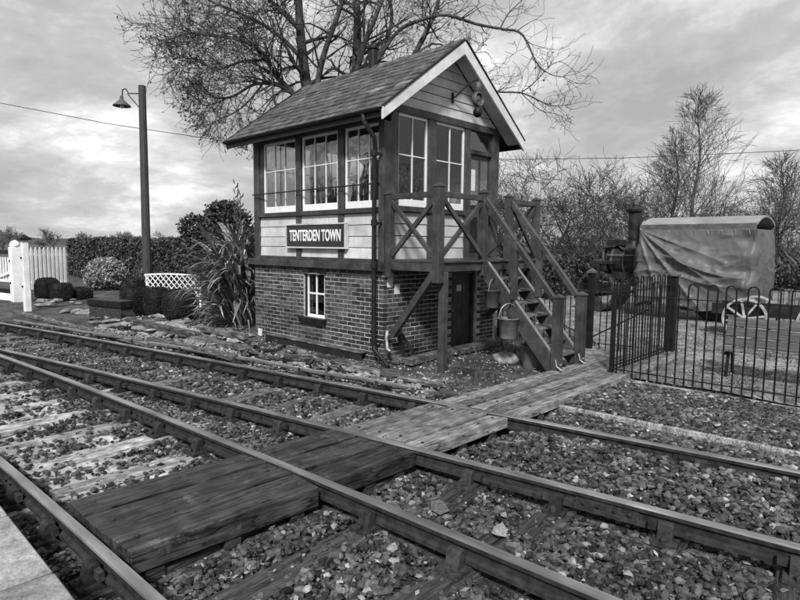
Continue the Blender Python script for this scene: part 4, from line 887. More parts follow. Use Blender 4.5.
# the tarpaulin: a sheet hung from the canopy, heavily folded
def tarp():
    nu, nv = 230, 100; vs = []; fs = []
    path = [(CL0-.02, .75), (CL0-.0, -CW-.13), (CL1-.03, -CW-.13), (CL1+.0, .7)]
    seg = [1.85, CL1-CL0+.04, 1.8]; tot = sum(seg)
    rr = random.Random(5)
    for i in range(nu+1):
        s = tot*i/nu; a = 0
        while a < 2 and s > seg[a]: s -= seg[a]; a += 1
        p, q = Vector(path[a]).to_3d(), Vector(path[a+1]).to_3d(); f = min(1, s/seg[a]); base = p.lerp(q, f); d = (q-p).normalized(); nrm = Vector((d.y, -d.x, 0))
        S_ = tot*i/nu-seg[0]                       # distance along from the front corner
        for j in range(nv+1):
            v = j/nv; z = 2.43-(2.43-.38-.10*math.sin(S_*2.1)-.05*math.sin(S_*7))*v
            ax, az = S_+.1, (2.43-z)+.05
            th = math.atan2(az, max(ax, .02)); rad = math.hypot(ax, az)
            rd = lambda x, w: math.exp(-abs(x)/w)
            fold = .02+.13*rd(th-.60, .05)+.10*rd(th-.86, .05)+.09*rd(th-1.18, .05)+.06*rd(th-.36, .04)
            fold *= min(1, rad/.6)*max(0., 1-abs(S_-.9)/2.1)
            gate_ = max(0, math.sin(min(1, max(0, (S_-.5)/2.4))*math.pi))
            zl = 1.60-.22*(S_-1.0)+.08*math.sin(S_*2.3)
            sw = .17*rd(z-zl, .10)*gate_+.08*rd(z-zl+.5-.1*S_, .07)*gate_
            nz_ = mnoise.noise(Vector((S_*1.1+z*.9, z*2.6-S_*.5, 3.3))); nz2 = mnoise.noise(Vector((S_*3.1-z*1.7, z*3.4+S_*1.1, 7.7))); nz3 = mnoise.noise(Vector((S_*8, z*7, 1.2)))
            low = (.055*max(0, 1-2.6*abs(nz_))+.022*max(0, 1-3*abs(nz2)))*(.35+.65*min(1, v*2))*(1 if S_ < 2.7 else .45)+.006*nz3
            bulge = .05*math.sin(min(1, v*1.05)*math.pi)
            corner = .07*math.exp(-((S_-2.75)/.2)**2)*math.sin(z*8)
            pos = base+nrm*(.0+1.15*fold+1.0*sw+1.0*low+bulge+corner+v*.05)
            vs.append((pos.x, pos.y, z))
    for i in range(nu):
        for j in range(nv):
            S_ = tot*(i+.5)/nu-seg[0]; z = 2.43-2.05*(j+.5)/nv
            k = i*(nv+1)+j; fs.append((k, k+1, k+nv+2, k+nv+1))
    b = B(); b.add(vs, fs); o = b.build('tarpaulin', M_tarp, None, 0, True); o.location = EN
    for k in range(9):
        u_ = CL0+.15+k*(CL1-CL0-.3)/8; b = B(); b.tube([(u_, -CW-.17, 2.40), (u_+.02, -CW-.19, 2.30), (u_-.01, -CW-.17, 2.41)], .006, 4); b.build('lashing', M_slab, o)
    sm = o.modifiers.new('thick', 'SOLIDIFY'); sm.thickness = .006
    tag(o, 'grey creased tarpaulin draped from the canopy of the steam roller', 'tarpaulin')
tarp()
# yard trolley frame visible below the tarpaulin
ep('side_step', M_engine, lambda b: b.box(.2, 2.3, -1.1, -.7, .30, .38), bevel=.01)

# ------------------------------------------------------------------ lamp post and overhead cable
LPd = 19.5; lb = at_d(146.5, 262, LPd); tp = at_d(142, 86, LPd); lampb = Vector((lb[0], lb[1], -.12)); off = Vector(tp)-Vector((lb[0], lb[1], tp[2]))
lp = thing('lamp_post', 'tall dark wooden lamp post with swan-neck shade', 'lamp post', lampb)
h_ = tp[2]+.12; d_l = off*(1/ h_)
b = B(); b.tube([(0, 0, -.3), off*.5+Vector((0, 0, h_/2)), off+Vector((0, 0, h_))], [.15, .135, .12], 10); b.build('post', M_pole, lp, 0, False)
rv = Vector(RC @ np.array([1, 0, 0])); rv.z = 0; rv.normalize()
tpv = off+Vector((0, 0, h_))
b = B(); A_ = tpv+Vector((0, 0, -.25)); b.tube([A_, A_-rv*.45+Vector((0, 0, .0)), A_-rv*.56+Vector((0, 0, .16)), A_-rv*.66+Vector((0, 0, .12)), A_-rv*.68+Vector((0, 0, -.12))], .022, 6); b.tube([tpv+Vector((0, 0, -.85)), A_-rv*.5], .018, 6); b.build('bracket', M_black, lp)
b = B(); cc = A_-rv*.70+Vector((0, 0, -.42)); b.lathe([(.05, .34), (.07, .22), (.13, .16), (.28, .03), (.29, 0), (.27, .0), (.1, .13), (.03, .2)], cc, 18); b.build('shade', M_greyiron, lp, 0, True)
b = B(); b.lathe([(.03, .12), (.07, .03), (.06, -.04), (.02, -.07)], cc, 10); b.build('bulb', M_sash, lp, 0, True)
b = B(); cpts = []
ctrl = [(-160, 77), (0, 103), (110, 124), (225, 141), (370, 154), (510, 159.5), (620, 158), (720, 154), (800, 150), (960, 139)]
pw = [Vector(at_d(u, v, 24)) for u, v in ctrl]
b.tube(pw, .014, 5); o = b.build('overhead_cable', M_cable); tag(o, 'thin overhead cable sagging across the sky behind the signal box', 'cable')
for k, p in enumerate((pw[0], pw[-1])):
    t = thing('utility_pole', 'bare wooden utility pole carrying the overhead cable', 'pole', (p.x, p.y, -.1), 0, 'poles of the overhead cable'); b = B(); b.tube([(0, 0, -.3), (0, 0, p.z+.3)], [.14, .1], 10); b.build('pole', M_pole, t); b = B(); b.lathe([(.05, 0), (.05, .1), (.02, .12)], (0, -.12, p.z-.0), 8); b.build('insulator', M_sash, t)

# ------------------------------------------------------------------ foliage helpers
def leaf_cloud(n, fn, size, flat=.5, seed=1, asp=.55):
    """n leaf quads (bent pair of triangles) at points fn(k) -> numpy arrays P (n,3)"""
    r = np.random.default_rng(seed); P = fn(r, n)
    a = r.normal(size=(n, 3)); a /= np.linalg.norm(a, axis=1)[:, None]; c = r.normal(size=(n, 3)); c = np.cross(a, c); c /= np.linalg.norm(c, axis=1)[:, None]
    s = size*r.uniform(.6, 1.4, n)[:, None]
    nn = np.cross(a, c)
    V = np.stack([P-a*s, P+c*s*asp+nn*s*.15, P+a*s, P-c*s*asp+nn*s*.15], 1).reshape(-1, 3)
    return V, np.arange(4*n).reshape(-1, 4)
def blobs(r, n, cs, shell=.55):
    cs = np.array(cs); w = (cs[:, 3:6].prod(1))**(2/3); k = r.choice(len(cs), n, p=w/w.sum()); d = r.normal(size=(n, 3)); d /= np.linalg.norm(d, axis=1)[:, None]
    rad = r.uniform(shell, 1, n)**.6
    # clumpy: modulate the radius with direction noise
    mod = 1+.16*np.sin(d[:, 0]*9+k*1.7)*np.sin(d[:, 1]*8+k)*np.sin(d[:, 2]*9+2*k)+.1*np.sin(d[:, 0]*21+k)*np.sin(d[:, 2]*19)
    return cs[k, :3]+d*cs[k, 3:6]*(rad*mod)[:, None]
def superbox(r, n, c, h, p=5, shell=.9):
    d = r.normal(size=(n, 3)); q = (np.abs(d)**p).sum(1)**(1/p); d = d/q[:, None]
    d = d*(r.uniform(shell, 1.02, n)*(1+.03*np.sin(d[:, 0]*11)*np.sin(d[:, 1]*10+1)*np.sin(d[:, 2]*9)))[:, None]
    return np.array(c)+d*np.array(h)
def core(c, h, mt, p=5, n=14):
    b = B(); vs = []; fs = []
    for i in range(n+1):
        t = math.pi*i/n
        for k in range(2*n):
            a = math.pi*k/n; d = Vector((math.sin(t)*math.cos(a), math.sin(t)*math.sin(a), math.cos(t))); q = (abs(d.x)**p+abs(d.y)**p+abs(d.z)**p)**(1/p); d /= q
            vs.append((c[0]+d.x*h[0], c[1]+d.y*h[1], c[2]+d.z*h[2]))
    for i in range(n):
        for k in range(2*n): fs.append((i*2*n+k, (i+1)*2*n+k, (i+1)*2*n+(k+1) % (2*n), i*2*n+(k+1) % (2*n)))
    b.add(vs, fs); return b
def stems(parent, n, h, spread, mt=M_bark, r=.02, name='stem'):
    b = B(); rr = random.Random(n)
    for k in range(n):
        a = rr.uniform(0, 6.28); q = rr.uniform(.2, 1)*spread; b.tube([(q*.2*math.cos(a), q*.2*math.sin(a), -.05), (q*math.cos(a), q*math.sin(a), h)], [r, r*.5], 5)
    return b.build(name, mt, parent)
def clipped(name, label, cat, px, zg, half, nl, mt=M_clip, p=6, seed=1, size=.028, rz=0, y=None, group=None, xy=None):
    if xy is None: q = at_z(px[0], px[1], zg); xy = (q[0], q[1])
    t = thing(name, label, cat, (xy[0], xy[1], zg), rz, group)
    c = (0, 0, half[2]); core(c, [h*.93 for h in half], mt, p).build('clipped_mass', mt, t, 0, True)
    V, Fq = leaf_cloud(nl, lambda r, n: superbox(r, n, c, half, p, .96), size, seed=seed); o = npmesh('foliage', V, Fq, mt, t, 4); o['kind'] = 'stuff'
    b = B(); b.tube([(0, 0, -.1), (0, 0, half[2])], .04, 6); b.build('stem', M_bark, t); return t

# ------------------------------------------------------------------ garden on the left
ZG = -.12
# hedge along the back
h0, h1 = at_z(60, 268, ZG), at_z(216, 276, ZG)
h0 = Vector((-36, 11.2, ZG)); h1 = Vector((-16.5, 12.6, ZG)); hv = h1-h0; hl = hv.length
hd = thing('hedge', 'long dense dark hedge behind the garden', 'hedge', (h0+hv*.5), math.atan2(hv.y, hv.x))
core((0, 0, 1.02), (hl/2*.985, .5, 1.02), M_clip, 8, 16).build('hedge_mass', M_clip, hd, 0, True)
def hedge_pts(r, n):
    x = r.uniform(-hl/2, hl/2, n); u = r.uniform(0, 1, n); top = 2.06+.07*np.sin(x*1.7)+.05*np.sin(x*4.1+1)
    side = u < .72; y = np.where(side, -.55-.1*np.sin(x*3)*np.sin(x*1.3)+r.normal(0, .06, n), r.uniform(-.55, .55, n)); z = np.where(side, r.uniform(.05, 1, n)*top, top+r.normal(0, .05, n))
    return np.stack([x, y, z], 1)
V, Fq = leaf_cloud(26000, hedge_pts, .07, seed=4); o = npmesh('foliage', V, Fq, M_hedge, hd, 4); o['kind'] = 'stuff'
# round pale shrub
q = at_z(106, 290, ZG); t = thing('round_shrub', 'round pale-leaved shrub in front of the hedge', 'shrub', (q[0], q[1], ZG)); core((0, 0, .62), (.66, .66, .60), M_hedge, 2.2).build('leaf_core', M_hedge, t, 0, True)
V, Fq = leaf_cloud(4200, lambda r, n: blobs(r, n, [(0, 0, .64, .78, .78, .68)], .86), .055, seed=8); o = npmesh('foliage', V, Fq, M_palel, t, 4); o['kind'] = 'stuff'; stems(t, 5, .5, .3)
# clipped box bushes
for k, (px, half, lab) in enumerate((((48, 300), (.40, .36, .38), 'dark clipped bush with a domed top by the white picket fence'), ((62, 301), (.27, .3, .30), 'small dark clipped bush beside the domed clipped bush'), ((80, 299), (.55, .3, .20), 'low dark clipped hedge block between picket fence and planter box'),
        ((137, 315), (.33, .36, .40), 'square dark clipped bush topped with a small cube'), ((158, 317), (.27, .34, .40), 'dark clipped bush in the middle of three beside the lattice'), ((180, 320), (.38, .38, .40), 'rounded dark clipped bush beside the strap-leaved clump'))):
    t = clipped('clipped_bush', lab, 'bush', px, ZG, half, 9000, p=(3.2 if k in (0, 4, 5) else 6), seed=20+k, size=.013, group=None)
    if k == 3:
        core((-.05, 0, .86), (.2, .2, .13), M_clip, 8).build('top_cube', M_clip, t, 0, True)
        V, Fq = leaf_cloud(1200, lambda r, n: superbox(r, n, (-.05, 0, .86), (.21, .21, .14), 8, .95), .016, seed=31); o = npmesh('top_foliage', V, Fq, M_clip, t, 4); o['kind'] = 'stuff'
q = at_z(147, 300, ZG); clipped('clipped_bush', 'paler clipped bush standing behind the square clipped bush', 'bush', None, ZG, (.40, .40, .62), 4000, mt=M_hedge, p=4, seed=40, size=.03, xy=(q[0], q[1]))
# white lattice
la, lbq = at_d(145, 280, 18.4), at_d(200, 280, 17.8); lt = thing('lattice', 'white diamond lattice panel behind the clipped bushes', 'lattice', (la[0], la[1], ZG), math.atan2(lbq[1]-la[1], lbq[0]-la[0]))
Lw = float(math.hypot(lbq[1]-la[1], lbq[0]-la[0]))
def ztop(x): return .95+.05*(1-((x-Lw/2)/(Lw/2))**2)
for s_ in (-1, 1):
    for k in range(-4, 13):
        x0 = k*.2; pts = []
        xa, xb = x0, x0+s_*.62
        # clip to the panel
        f0, f1 = 0., 1.
        for (a, bnd, sgn) in ((0, 0, 1), (0, Lw, -1)):
            va, vb = sgn*(xa-bnd), sgn*(xb-bnd)
            if va < 0 and vb < 0: f0 = 2
            elif va < 0: f0 = max(f0, -va/(vb-va))
            elif vb < 0: f1 = min(f1, va/(va-vb))
        if f0 >= f1-.05: continue
        b = B(); yv = .012*s_; b.beam((xa+(xb-xa)*f0, yv, .36+.62*f0), (xa+(xb-xa)*f1, yv, .36+.62*f1), .018, .03, (0, 1, 0)); b.build('lath', M_picket, lt)
b = B(); b.tube([(x, 0, ztop(x)) for x in np.linspace(0, Lw, 9)], .028, 6); b.build('top_rail', M_picket, lt); b = B(); b.box(0, Lw, -.02, .02, .32, .36); b.build('bottom_rail', M_picket, lt)
for x in (.03, Lw-.03): b = B(); b.box(x-.03, x+.03, .03, .08, -.1, .92); b.build('post', M_picket, lt)
# picket fence, white gate posts and crossing gate
pf = thing('picket_fence', 'white pointed picket fence beside the hedge', 'fence', at_z(31, 291, ZG), 0); a0, a1 = Vector(at_z(31, 291, ZG)), Vector(at_z(68, 288.5, ZG)); dv = a1-a0; pf.rotation_euler.z = math.atan2(dv.y, dv.x)
n = 9
for k in range(n):
    x = dv.length*(k+.5)/n; w = .052; b = B(); b.prism([(x-w, -.012, .05), (x+w, -.012, .05), (x+w, -.012, 1.62), (x, -.012, 1.76), (x-w, -.012, 1.62)], (0, .024, 0)); b.build('picket', M_picket, pf)
for z in (.35, 1.45): b = B(); b.box(-.1, dv.length+.05, .014, .06, z-.05, z+.05); b.build('rail', M_picket, pf)
def wpost(px, py, top, w, label, cap):
    q = at_z(px, py, ZG); dep = np.dot(q-CAM, RC @ np.array([0, 0, -1])); zt = at_d(px, top, dep)[2]; t = thing('white_gate_post', label, 'gate post', (q[0], q[1], ZG)); h = zt-ZG
    b = B(); b.box(-w/2, w/2, -w/2, w/2, -.1, h); b.build('shaft', M_picket, t, .02)
    if cap: b = B(); c = w*.8; b.box(-c, c, -c, c, h+.001, h+.05); b.add([(-c, -c, h+.051), (c, -c, h+.051), (c, c, h+.051), (-c, c, h+.051), (0, 0, h+.16)], [(0,1,4),(1,2,4),(2,3,4),(3,0,4),(3,2,1,0)]); b.build('cap', M_black, t)
    else: b = B(); b.lathe([(w*.5, 0), (w*.48, .08), (w*.35, .17), (w*.1, .22)], (0, 0, h), 14); b.build('dome', M_picket, t, 0, True)
    for z in (h*.35, h*.75): b = B(); b.lathe([(.03, -.03), (.03, 0)], (0, -w/2, z), 8, 'y'); b.build('bolt', M_black, t)
    return t
wpost(28, 311, 240, .18, 'tall white gate post with a dark pyramid cap', True); wpost(18, 302, 247, .33, 'stout white gate post with a domed top', False)
g0 = Vector(at_z(13, 301, ZG)); cg = thing('crossing_gate', 'white level crossing gate with pickets and dark rails', 'gate', g0, math.atan2(-1, -6.0)+math.pi*0)
for z, mt in ((.32, M_black), (1.62, M_black)): b = B(); b.box(0, 4.5, -.05, .05, z-.07, z+.07); b.build('rail', mt, cg)
for k in range(22): b = B(); x = .15+k*.2; b.box(x-.045, x+.045, -.075, -.052, .65, 1.5); b.build('picket', M_picket, cg)
b = B(); b.beam((.1, .0, .95), (3.6, .0, .25), .05, .08); b.build('diagonal_brace', M_picket, cg)
b = B(); b.box(0, 4.5, -.05, .04, .62, .70); b.build('middle_rail', M_picket, cg)
b = B(); b.box(.02, 4.4, -.04, .04, .0, .248); b.build('skirt_board', M_picket, cg)

# rockery, trough, low walls of old sleepers
def stone_obj(name, p, s, rz, mt, k):
    m = bpy.data.meshes.new('rock'); m.from_pydata([tuple(v) for v in STV[k % len(STV)]], [], [tuple(f) for f in STF]); m.materials.append(mt); o = bpy.data.objects.new(name, m); C.objects.link(o); o.location = p; o.scale = s; o.rotation_euler = (0, 0, rz); return o
rk = random.Random(9)
for k in range(60):
    u = rk.uniform(40, 205); v = 303+(u-60)*.14+rk.uniform(-4, 9); q = at_z(u, v, ZG); s = rk.uniform(.06, .2)
    o = stone_obj('rock', (q[0], q[1], ZG+.05), (s*1.5, s, s*.8), rk.uniform(0, 3), M_stone, k); tag(o, 'rough grey stone edging the garden bed by the clipped bushes', 'stone', 'rockery stones')
def timber(label, p, q, w, h, mt=M_oldwood, name='old_sleeper', cat='timber'):
    p, q = Vector(p), Vector(q); c = (p+q)/2; b = B(c); b.beam(p, q, w, h); o = b.build(name, mt, None, .012); o.location = c; return tag(o, label, cat)
def tz(u, v, z): return at_z(u, v, z)
timber('long old timber laid along the garden edge beyond the rail', tz(15, 312, -.07), tz(150, 345, -.07), .13, .09); timber('weathered timber lying behind the rodding beside the far rail', tz(150, 339, -.07), tz(235, 358, -.07), .15, .09)
timber('old timber bank edging under the clipped bushes', tz(128, 321, .02), tz(198, 336, .02), .16, .14)
timber('upper timber of the low bank below the strap-leaved clump', tz(199, 328, .10), tz(246, 337, .10), .13, .11); timber('lower timber of the low bank below the strap-leaved clump', tz(192, 338, -.04), tz(250, 350, -.04), .15, .12)
timber('pale plank edging in front of the brick wall', tz(290, 352, -.07), tz(440, 386, -.07), .14, .06); timber('short broken plank by the downpipe foot', tz(366, 353, -.05), tz(402, 361, -.05), .2, .1)
timber('square timber lying along the foot of the gable wall', tz(408, 362, -.04), tz(450, 351, -.04), .16, .12); timber('dark plank in front of the ground floor door', tz(450, 352, -.04), tz(497, 342, -.04), .3, .10)
for k in range(90):
    u = rk.uniform(95, 250); tier = rk.random(); v = 312+(u-95)*.175+tier*14+rk.uniform(-2, 2); q = at_z(u, v, ZG+.12*(1-tier)); s_ = rk.uniform(.07, .17)
    o = stone_obj('rock', (q[0], q[1], ZG+.05+.14*(1-tier)), (s_*1.6, s_, s_*.75), rk.uniform(0, 3), M_stone, k+5); tag(o, 'rough stone in the low stepped bank between planter box and signal box', 'stone', 'stones of the low bank')
# dark planter box; its lower body is a dark solid in place of shadow
q = Vector(tz(97, 322, ZG)); tr = thing('planter_box', 'dark low timber planter box beside the clipped bushes', 'planter', q, R_(14)); b = B(); b.box(-.15, 1.15, -.15, .25, .42, .58); b.build('box', M_black, tr, .01); b = B(); b.box(-.12, 1.12, -.12, .22, -.1, .418); b.build('body', M_slp_dark, tr, .01)
# point rodding on stools
for j, dy_ in enumerate((0, .10)):
    b = B(); xs_ = np.linspace(-16.5, -5.2, 16); b.tube([(x, float(r1(x))+.52+dy_+.01*math.sin(x*2), -.06+.008*math.sin(x*3+j)) for x in xs_], .017, 6); o = b.build('point_rod', M_steel if j else M_greyiron); tag(o, ('darker iron point rod lying nearer the rail on the stools', 'brighter iron point rod lying nearer the signal box on the stools')[j], 'rod', 'point rods')
for k in range(8):
    x = -15.8+k*1.45; y = float(r1(x))+.57; b = B((x, y, -.15)); b.box(x-.06, x+.06, y-.14, y+.14, -.2, -.10); b.box(x-.02, x+.02, y-.12, y-.10, -.10, -.02); b.box(x-.02, x+.02, y+.10, y+.12, -.10, -.02); o = b.build('rod_stool', M_chair); o.location = (x, y, -.15); tag(o, 'cast roller stool carrying the point rods', 'stool', 'point rod stools')
# jumble of old iron and sticks in front of the wall
for k in range(26):
    u = rk.uniform(232, 345); v = 346+(u-232)*.19+rk.uniform(-7, 8); q = Vector(tz(u, v, -.06)); a = rk.uniform(-.9, .5); l_ = rk.uniform(.15, .5); d = Vector((math.cos(a), math.sin(a), rk.uniform(-.05, .22)))*l_; b = B(q)
    if k % 3: b.beam(q-d+Vector((0, 0, .03)), q+d+Vector((0, 0, .05)), rk.uniform(.03, .08), rk.uniform(.02, .05))
    else: b.tube([q-d, q+Vector((0, 0, .08)), q+d], .018, 5)
    o = b.build('scrap_piece', (M_oldwood, M_greyiron, M_chair, M_steel)[k % 4]); o.location = q; tag(o, ('old weathered stick', 'grey iron scrap', 'dark rusty iron scrap', 'bright worn steel scrap')[k % 4]+(' bar' if k % 3 else ' bent rod')+' in the jumble before the brick wall', 'scrap', 'jumble of scrap by the wall')
for (u, v, s) in ((300, 350, .12), (312, 356, .1), (390, 372, .14), (352, 362, .09), (440, 497, .10), (500, 521, .085)):
    q = tz(u, v, -.08); o = stone_obj('pale_stone', (q[0], q[1], -.09 if v < 400 else -.15), (s*1.3, s, s*.4), rk.uniform(0, 3), M_stone, int(u)*3+1); tag(o, 'pale flat stone lying on the ballast between the two tracks' if v > 400 else 'pale stone in the rubble before the brick wall', 'stone', 'pale stones between the tracks' if v > 400 else 'pale stones by the wall')
# coil of wire
q = Vector(tz(392, 376, -.08)); b = B(q); b.tube([q+Vector((.19*math.cos(t)*(1+.1*math.sin(t*.7)), .15*math.sin(t), .01*t/6+.02)) for t in np.linspace(0, 31, 90)], .007, 4); o = b.build('wire_coil', M_greyiron); o.location = q; tag(o, 'coil of old wire by the downpipe foot', 'wire')
# bricks on edge set in the earth below the landing
for k in range(11):
    q = Vector(tz(455+k*3.9, 372+k*.65, -.1)); o = inst('brick', brick_full, None, (q.x, q.y, -.135), (0, math.pi/2*.9, .2+.1*math.sin(k*2.))); tag(o, 'loose brick set on edge in the row below the landing', 'brick', 'bricks on edge below the landing')

# strap-leaved flax clump
fq = Vector(tz(224, 326, ZG)); fx = thing('flax_clump', 'big clump of drooping strap leaves against the signal box', 'plant', (fq.x+.1, fq.y+.35, ZG))
def strap(L_, lean, droop, w):
    b = B(); n = 7; vs = []; fs = []; p = Vector((0, 0, 0)); a = lean
    for i in range(n+1):
        f = i/n; ww = w*(.55+.9*f if f < .4 else 1-.95*((f-.4)/.6)**1.6)*.5
        vs += [(p.x, -ww, p.z), (p.x, 0, p.z-ww*.35), (p.x, ww, p.z)]
        p = p+Vector((math.sin(a), 0, math.cos(a)))*(L_/n); a += droop*f*2/n
    for i in range(n):
        k = 3*i; fs += [(k, k+1, k+4, k+3), (k+1, k+2, k+5, k+4)]
    b.add(vs, fs); return b
lm = []
for k in range(14):
    m_ = strap(random.uniform(1.0, 1.55), random.uniform(.3, 1.1), random.uniform(1.7, 2.8), random.uniform(.065, .10)).mesh('leaf'); m_.polygons.foreach_set('use_smooth', [True]*len(m_.polygons)); m_.materials.append(M_flax if k % 4 else M_flaxd); lm.append(m_)
for k in range(300):
    a = random.uniform(0, 2*math.pi); rr2 = random.uniform(0, .6); z = random.uniform(.0, 2.0)*(1-.6*rr2)
    s_ = random.uniform(.8, 1.2)
    inst('leaf', lm[random.randrange(14)], fx, (rr2*math.cos(a), rr2*math.sin(a), z), (random.uniform(-.4, .4), random.uniform(-.25, .3), a+random.uniform(-.7, .7)), (s_, s_, s_))
b = B(); rf_ = random.Random(12)
for k in range(650):
    a = rf_.uniform(0, 6.28); q_ = rf_.uniform(0, .6); z_ = rf_.uniform(0, 2.0)*(1-.5*q_); sb2 = strap(rf_.uniform(.7, 1.35), rf_.uniform(.3, 1.3), rf_.uniform(1.4, 2.8), rf_.uniform(.035, .07)); Mx = Matrix.Translation((q_*math.cos(a), q_*math.sin(a), z_)) @ Matrix.Rotation(a+rf_.uniform(-.8, .8), 4, 'Z') @ Matrix.Rotation(rf_.uniform(-.4, .4), 4, 'X')
    b.add([Mx @ Vector(v) for v in sb2.v], sb2.f)
b.v = [(x, y, max(z, .02)) for x, y, z in b.v]
tag(b.build('leaf_tangle', M_flax, fx, 0, True), kind='stuff')
b = B()
for k in range(4):
    a = k*1.6; b.tube([(0, 0, -.1), (.1*math.cos(a), .1*math.sin(a), .8), (.25*math.cos(a), .25*math.sin(a), 2.0)], [.09, .08, .05], 7)
b.build('stem', M_bark, fx)
b = B()
for k in range(3):
    x = (.0, .12, -.1)[k]; b.tube([(x, 0, 0), (x+.05, 0, 1.6), (x+.12*k-.1, 0, 2.9+.25*k)], [.02, .016, .008], 5)
    for j in range(9):
        z = 2.0+.25*k+j*.11; s_ = 1 if j % 2 else -1; b.tube([(x, 0, z), (x+s_*.08, .03, z+.07), (x+s_*.11, .03, z+.13)], [.01, .022, .006], 4)
b.build('flower_stalk', M_bark, fx)

# ------------------------------------------------------------------ bare trees
class Tree:
    def __init__(s, seed): s.r = random.Random(seed); s.t = B(); s.c = B(); s.l = []
    def limb(s, pts, rad, n=7): (s.t if rad[0] > .035 else s.c).tube(pts, rad, n if rad[0] > .06 else (5 if rad[0] > .02 else 3), cap=False)
    def grow(s, p, d, L_, r, lvl, maxl, kids, spread, up, tipr=.004, wig=.16, leaf=0):
        R = s.r; n = 4 if lvl < maxl else 3; pts = [p]; rad = [r]; dd = d.normalized(); q = p; dirs = [dd]
        for i in range(n):
            dd = (dd+Vector((R.gauss(0, wig), R.gauss(0, wig), R.gauss(0, wig)+up))).normalized(); q = q+dd*(L_/n); pts.append(q); rad.append(max(tipr, r*(1-.62*(i+1)/n))); dirs.append(dd)
        s.limb(pts, rad)
        if leaf and lvl >= maxl-1 and R.random() < leaf: s.l.append(pts[-1])
        if lvl >= maxl: return
        for k in range(kids):
            f = R.uniform(.25, 1) if k else 1.; i = min(n-1, int(f*n)); b_ = pts[i].lerp(pts[i+1], f*n-i if f < 1 else 1); dv_ = dirs[i+1] if i+1 < len(dirs) else dirs[-1]
            per = Vector((R.gauss(0, 1), R.gauss(0, 1), R.gauss(0, 1))); per = (per-dv_*per.dot(dv_)); per = per.normalized() if per.length > 1e-3 else Vector((1, 0, 0))
            nd = (dv_+per*spread*R.uniform(.6, 1.3)).normalized(); rr3 = max(tipr, rad[min(i+1, n)]*R.uniform(.55, .8) if k else rad[-1]*.9)
            s.grow(b_, nd, L_*R.uniform(.55, .85), rr3, lvl+1, maxl, kids, spread, up, tipr, wig, leaf)
    def finish(s, name, label, base, mt, mtw, group=None, leafmat=None, leafsize=.05):
        t = thing(name, label, 'tree', base, 0, group); o = Vector(base)
        for bld, nm, mm in ((s.t, 'trunk', mt), (s.c, 'crown', mtw)):
            if bld.v:
                bld.v = [(x-o.x, y-o.y, z-o.z) for x, y, z in bld.v]; bld.build(nm, mm, t, 0, nm == 'trunk')
        if s.l and leafmat:
            P = np.array([tuple(p-o) for p in s.l]); 
            V, Fq = leaf_cloud(len(P)*2, lambda r, n: np.repeat(P, 2, 0)+r.normal(0, .02, (n, 3)), leafsize, seed=3); o2 = npmesh('remaining_leaves', V, Fq, leafmat, t, 4); o2['kind'] = 'stuff'
        return t
# the big tree behind the box: its limbs follow the photograph, at the tree's own distance
TD = 19.0; T = Tree(11); tr_r = random.Random(4)
baseT = Vector(at_d(335, 262, TD)); baseT.z = -.15
def limb_px(pts, r0, r1_, dz=0., twigs=10, tl=1.5, maxl=3, kids=3, leaf=.6):
    r0 *= .66; r1_ *= .8; twigs = int(twigs*1.35); tl *= .9
    n = len(pts); P = []
    for i, (u, v) in enumerate(pts):
        f = i/(n-1); P.append(Vector(at_d(u, v, TD+dz*f+tr_r.uniform(-.15, .15))))
    # smooth
    Q = []
    for i in range(n-1):
        a, b_, c, d = P[max(i-1, 0)], P[i], P[i+1], P[min(i+2, n-1)]
        for t in (0, .33, .66): Q.append(.5*((2*b_)+(c-a)*t+(2*a-5*b_+4*c-d)*t*t+(3*b_-a-3*c+d)*t**3))
    Q.append(P[-1]); m = len(Q); T.t.tube(Q, [r0+(r1_-r0)*i/(m-1) for i in range(m)], 8, cap=False)
    for k in range(twigs):
        f = tr_r.uniform(.18, 1) if k else 1; i = min(m-2, int(f*(m-1))); p = Q[i].lerp(Q[i+1], .5 if k else 1); d = (Q[i+1]-Q[i]).normalized()
        per = Vector((tr_r.gauss(0, 1), tr_r.gauss(0, 1), tr_r.gauss(0, 1))); per = (per-d*per.dot(d)).normalized()
        T.grow(p, d*.7+per*.8, tl*tr_r.uniform(.55, 1.2)*(1.12-.6*f), max(.012, (r0+(r1_-r0)*f)*.45), 1, maxl, kids+(1 if leaf >= .5 else 0), .85, .02, .0062, .26, leaf*.55)
bs = (335, 250)
limb_px([bs, (322, 160), (308, 95), (302, 50), (299, 10), (296, -50), (290, -120)], .36, .10, .5, 26, 2.2)
limb_px([(312, 120), (319, 75), (326, 48), (336, 20), (346, -12), (352, -60)], .17, .07, -.8, 16, 1.8)
limb_px([bs, (345, 160), (354, 90), (357, 50), (357, 10), (354, -40), (350, -110)], .33, .10, 1.2, 22, 2.0)
limb_px([(356, 75), (364, 45), (375, 18), (388, -20), (395, -70)], .15, .06, -.6, 12, 1.8)
limb_px([(356, 85), (376, 58), (387, 38), (392, 14), (386, -18), (384, -60)], .13, .05, 1.0, 12, 1.6)
limb_px([(315, 125), (292, 92), (276, 76), (262, 52), (240, 40), (214, 36), (190, 33), (168, 40)], .15, .025, -1.2, 36, 1.7)
limb_px([(300, 100), (280, 86), (255, 84), (234, 96), (216, 98), (206, 90), (197, 80)], .10, .02, .8, 26, 1.5)
limb_px([(303, 60), (286, 42), (262, 24), (236, 12), (205, -2), (180, -20)], .12, .03, 1.0, 30, 1.8)
limb_px([(300, 30), (275, 5), (250, -20), (215, -45)], .12, .03, -1.0, 18, 1.8)
limb_px([(262, 60), (240, 62), (215, 70), (200, 60), (186, 58), (174, 52)], .07, .018, -.8, 26, 1.4)
limb_px([(262, 85), (246, 104), (232, 114), (218, 120), (206, 126)], .045, .012, -.5, 12, .8)
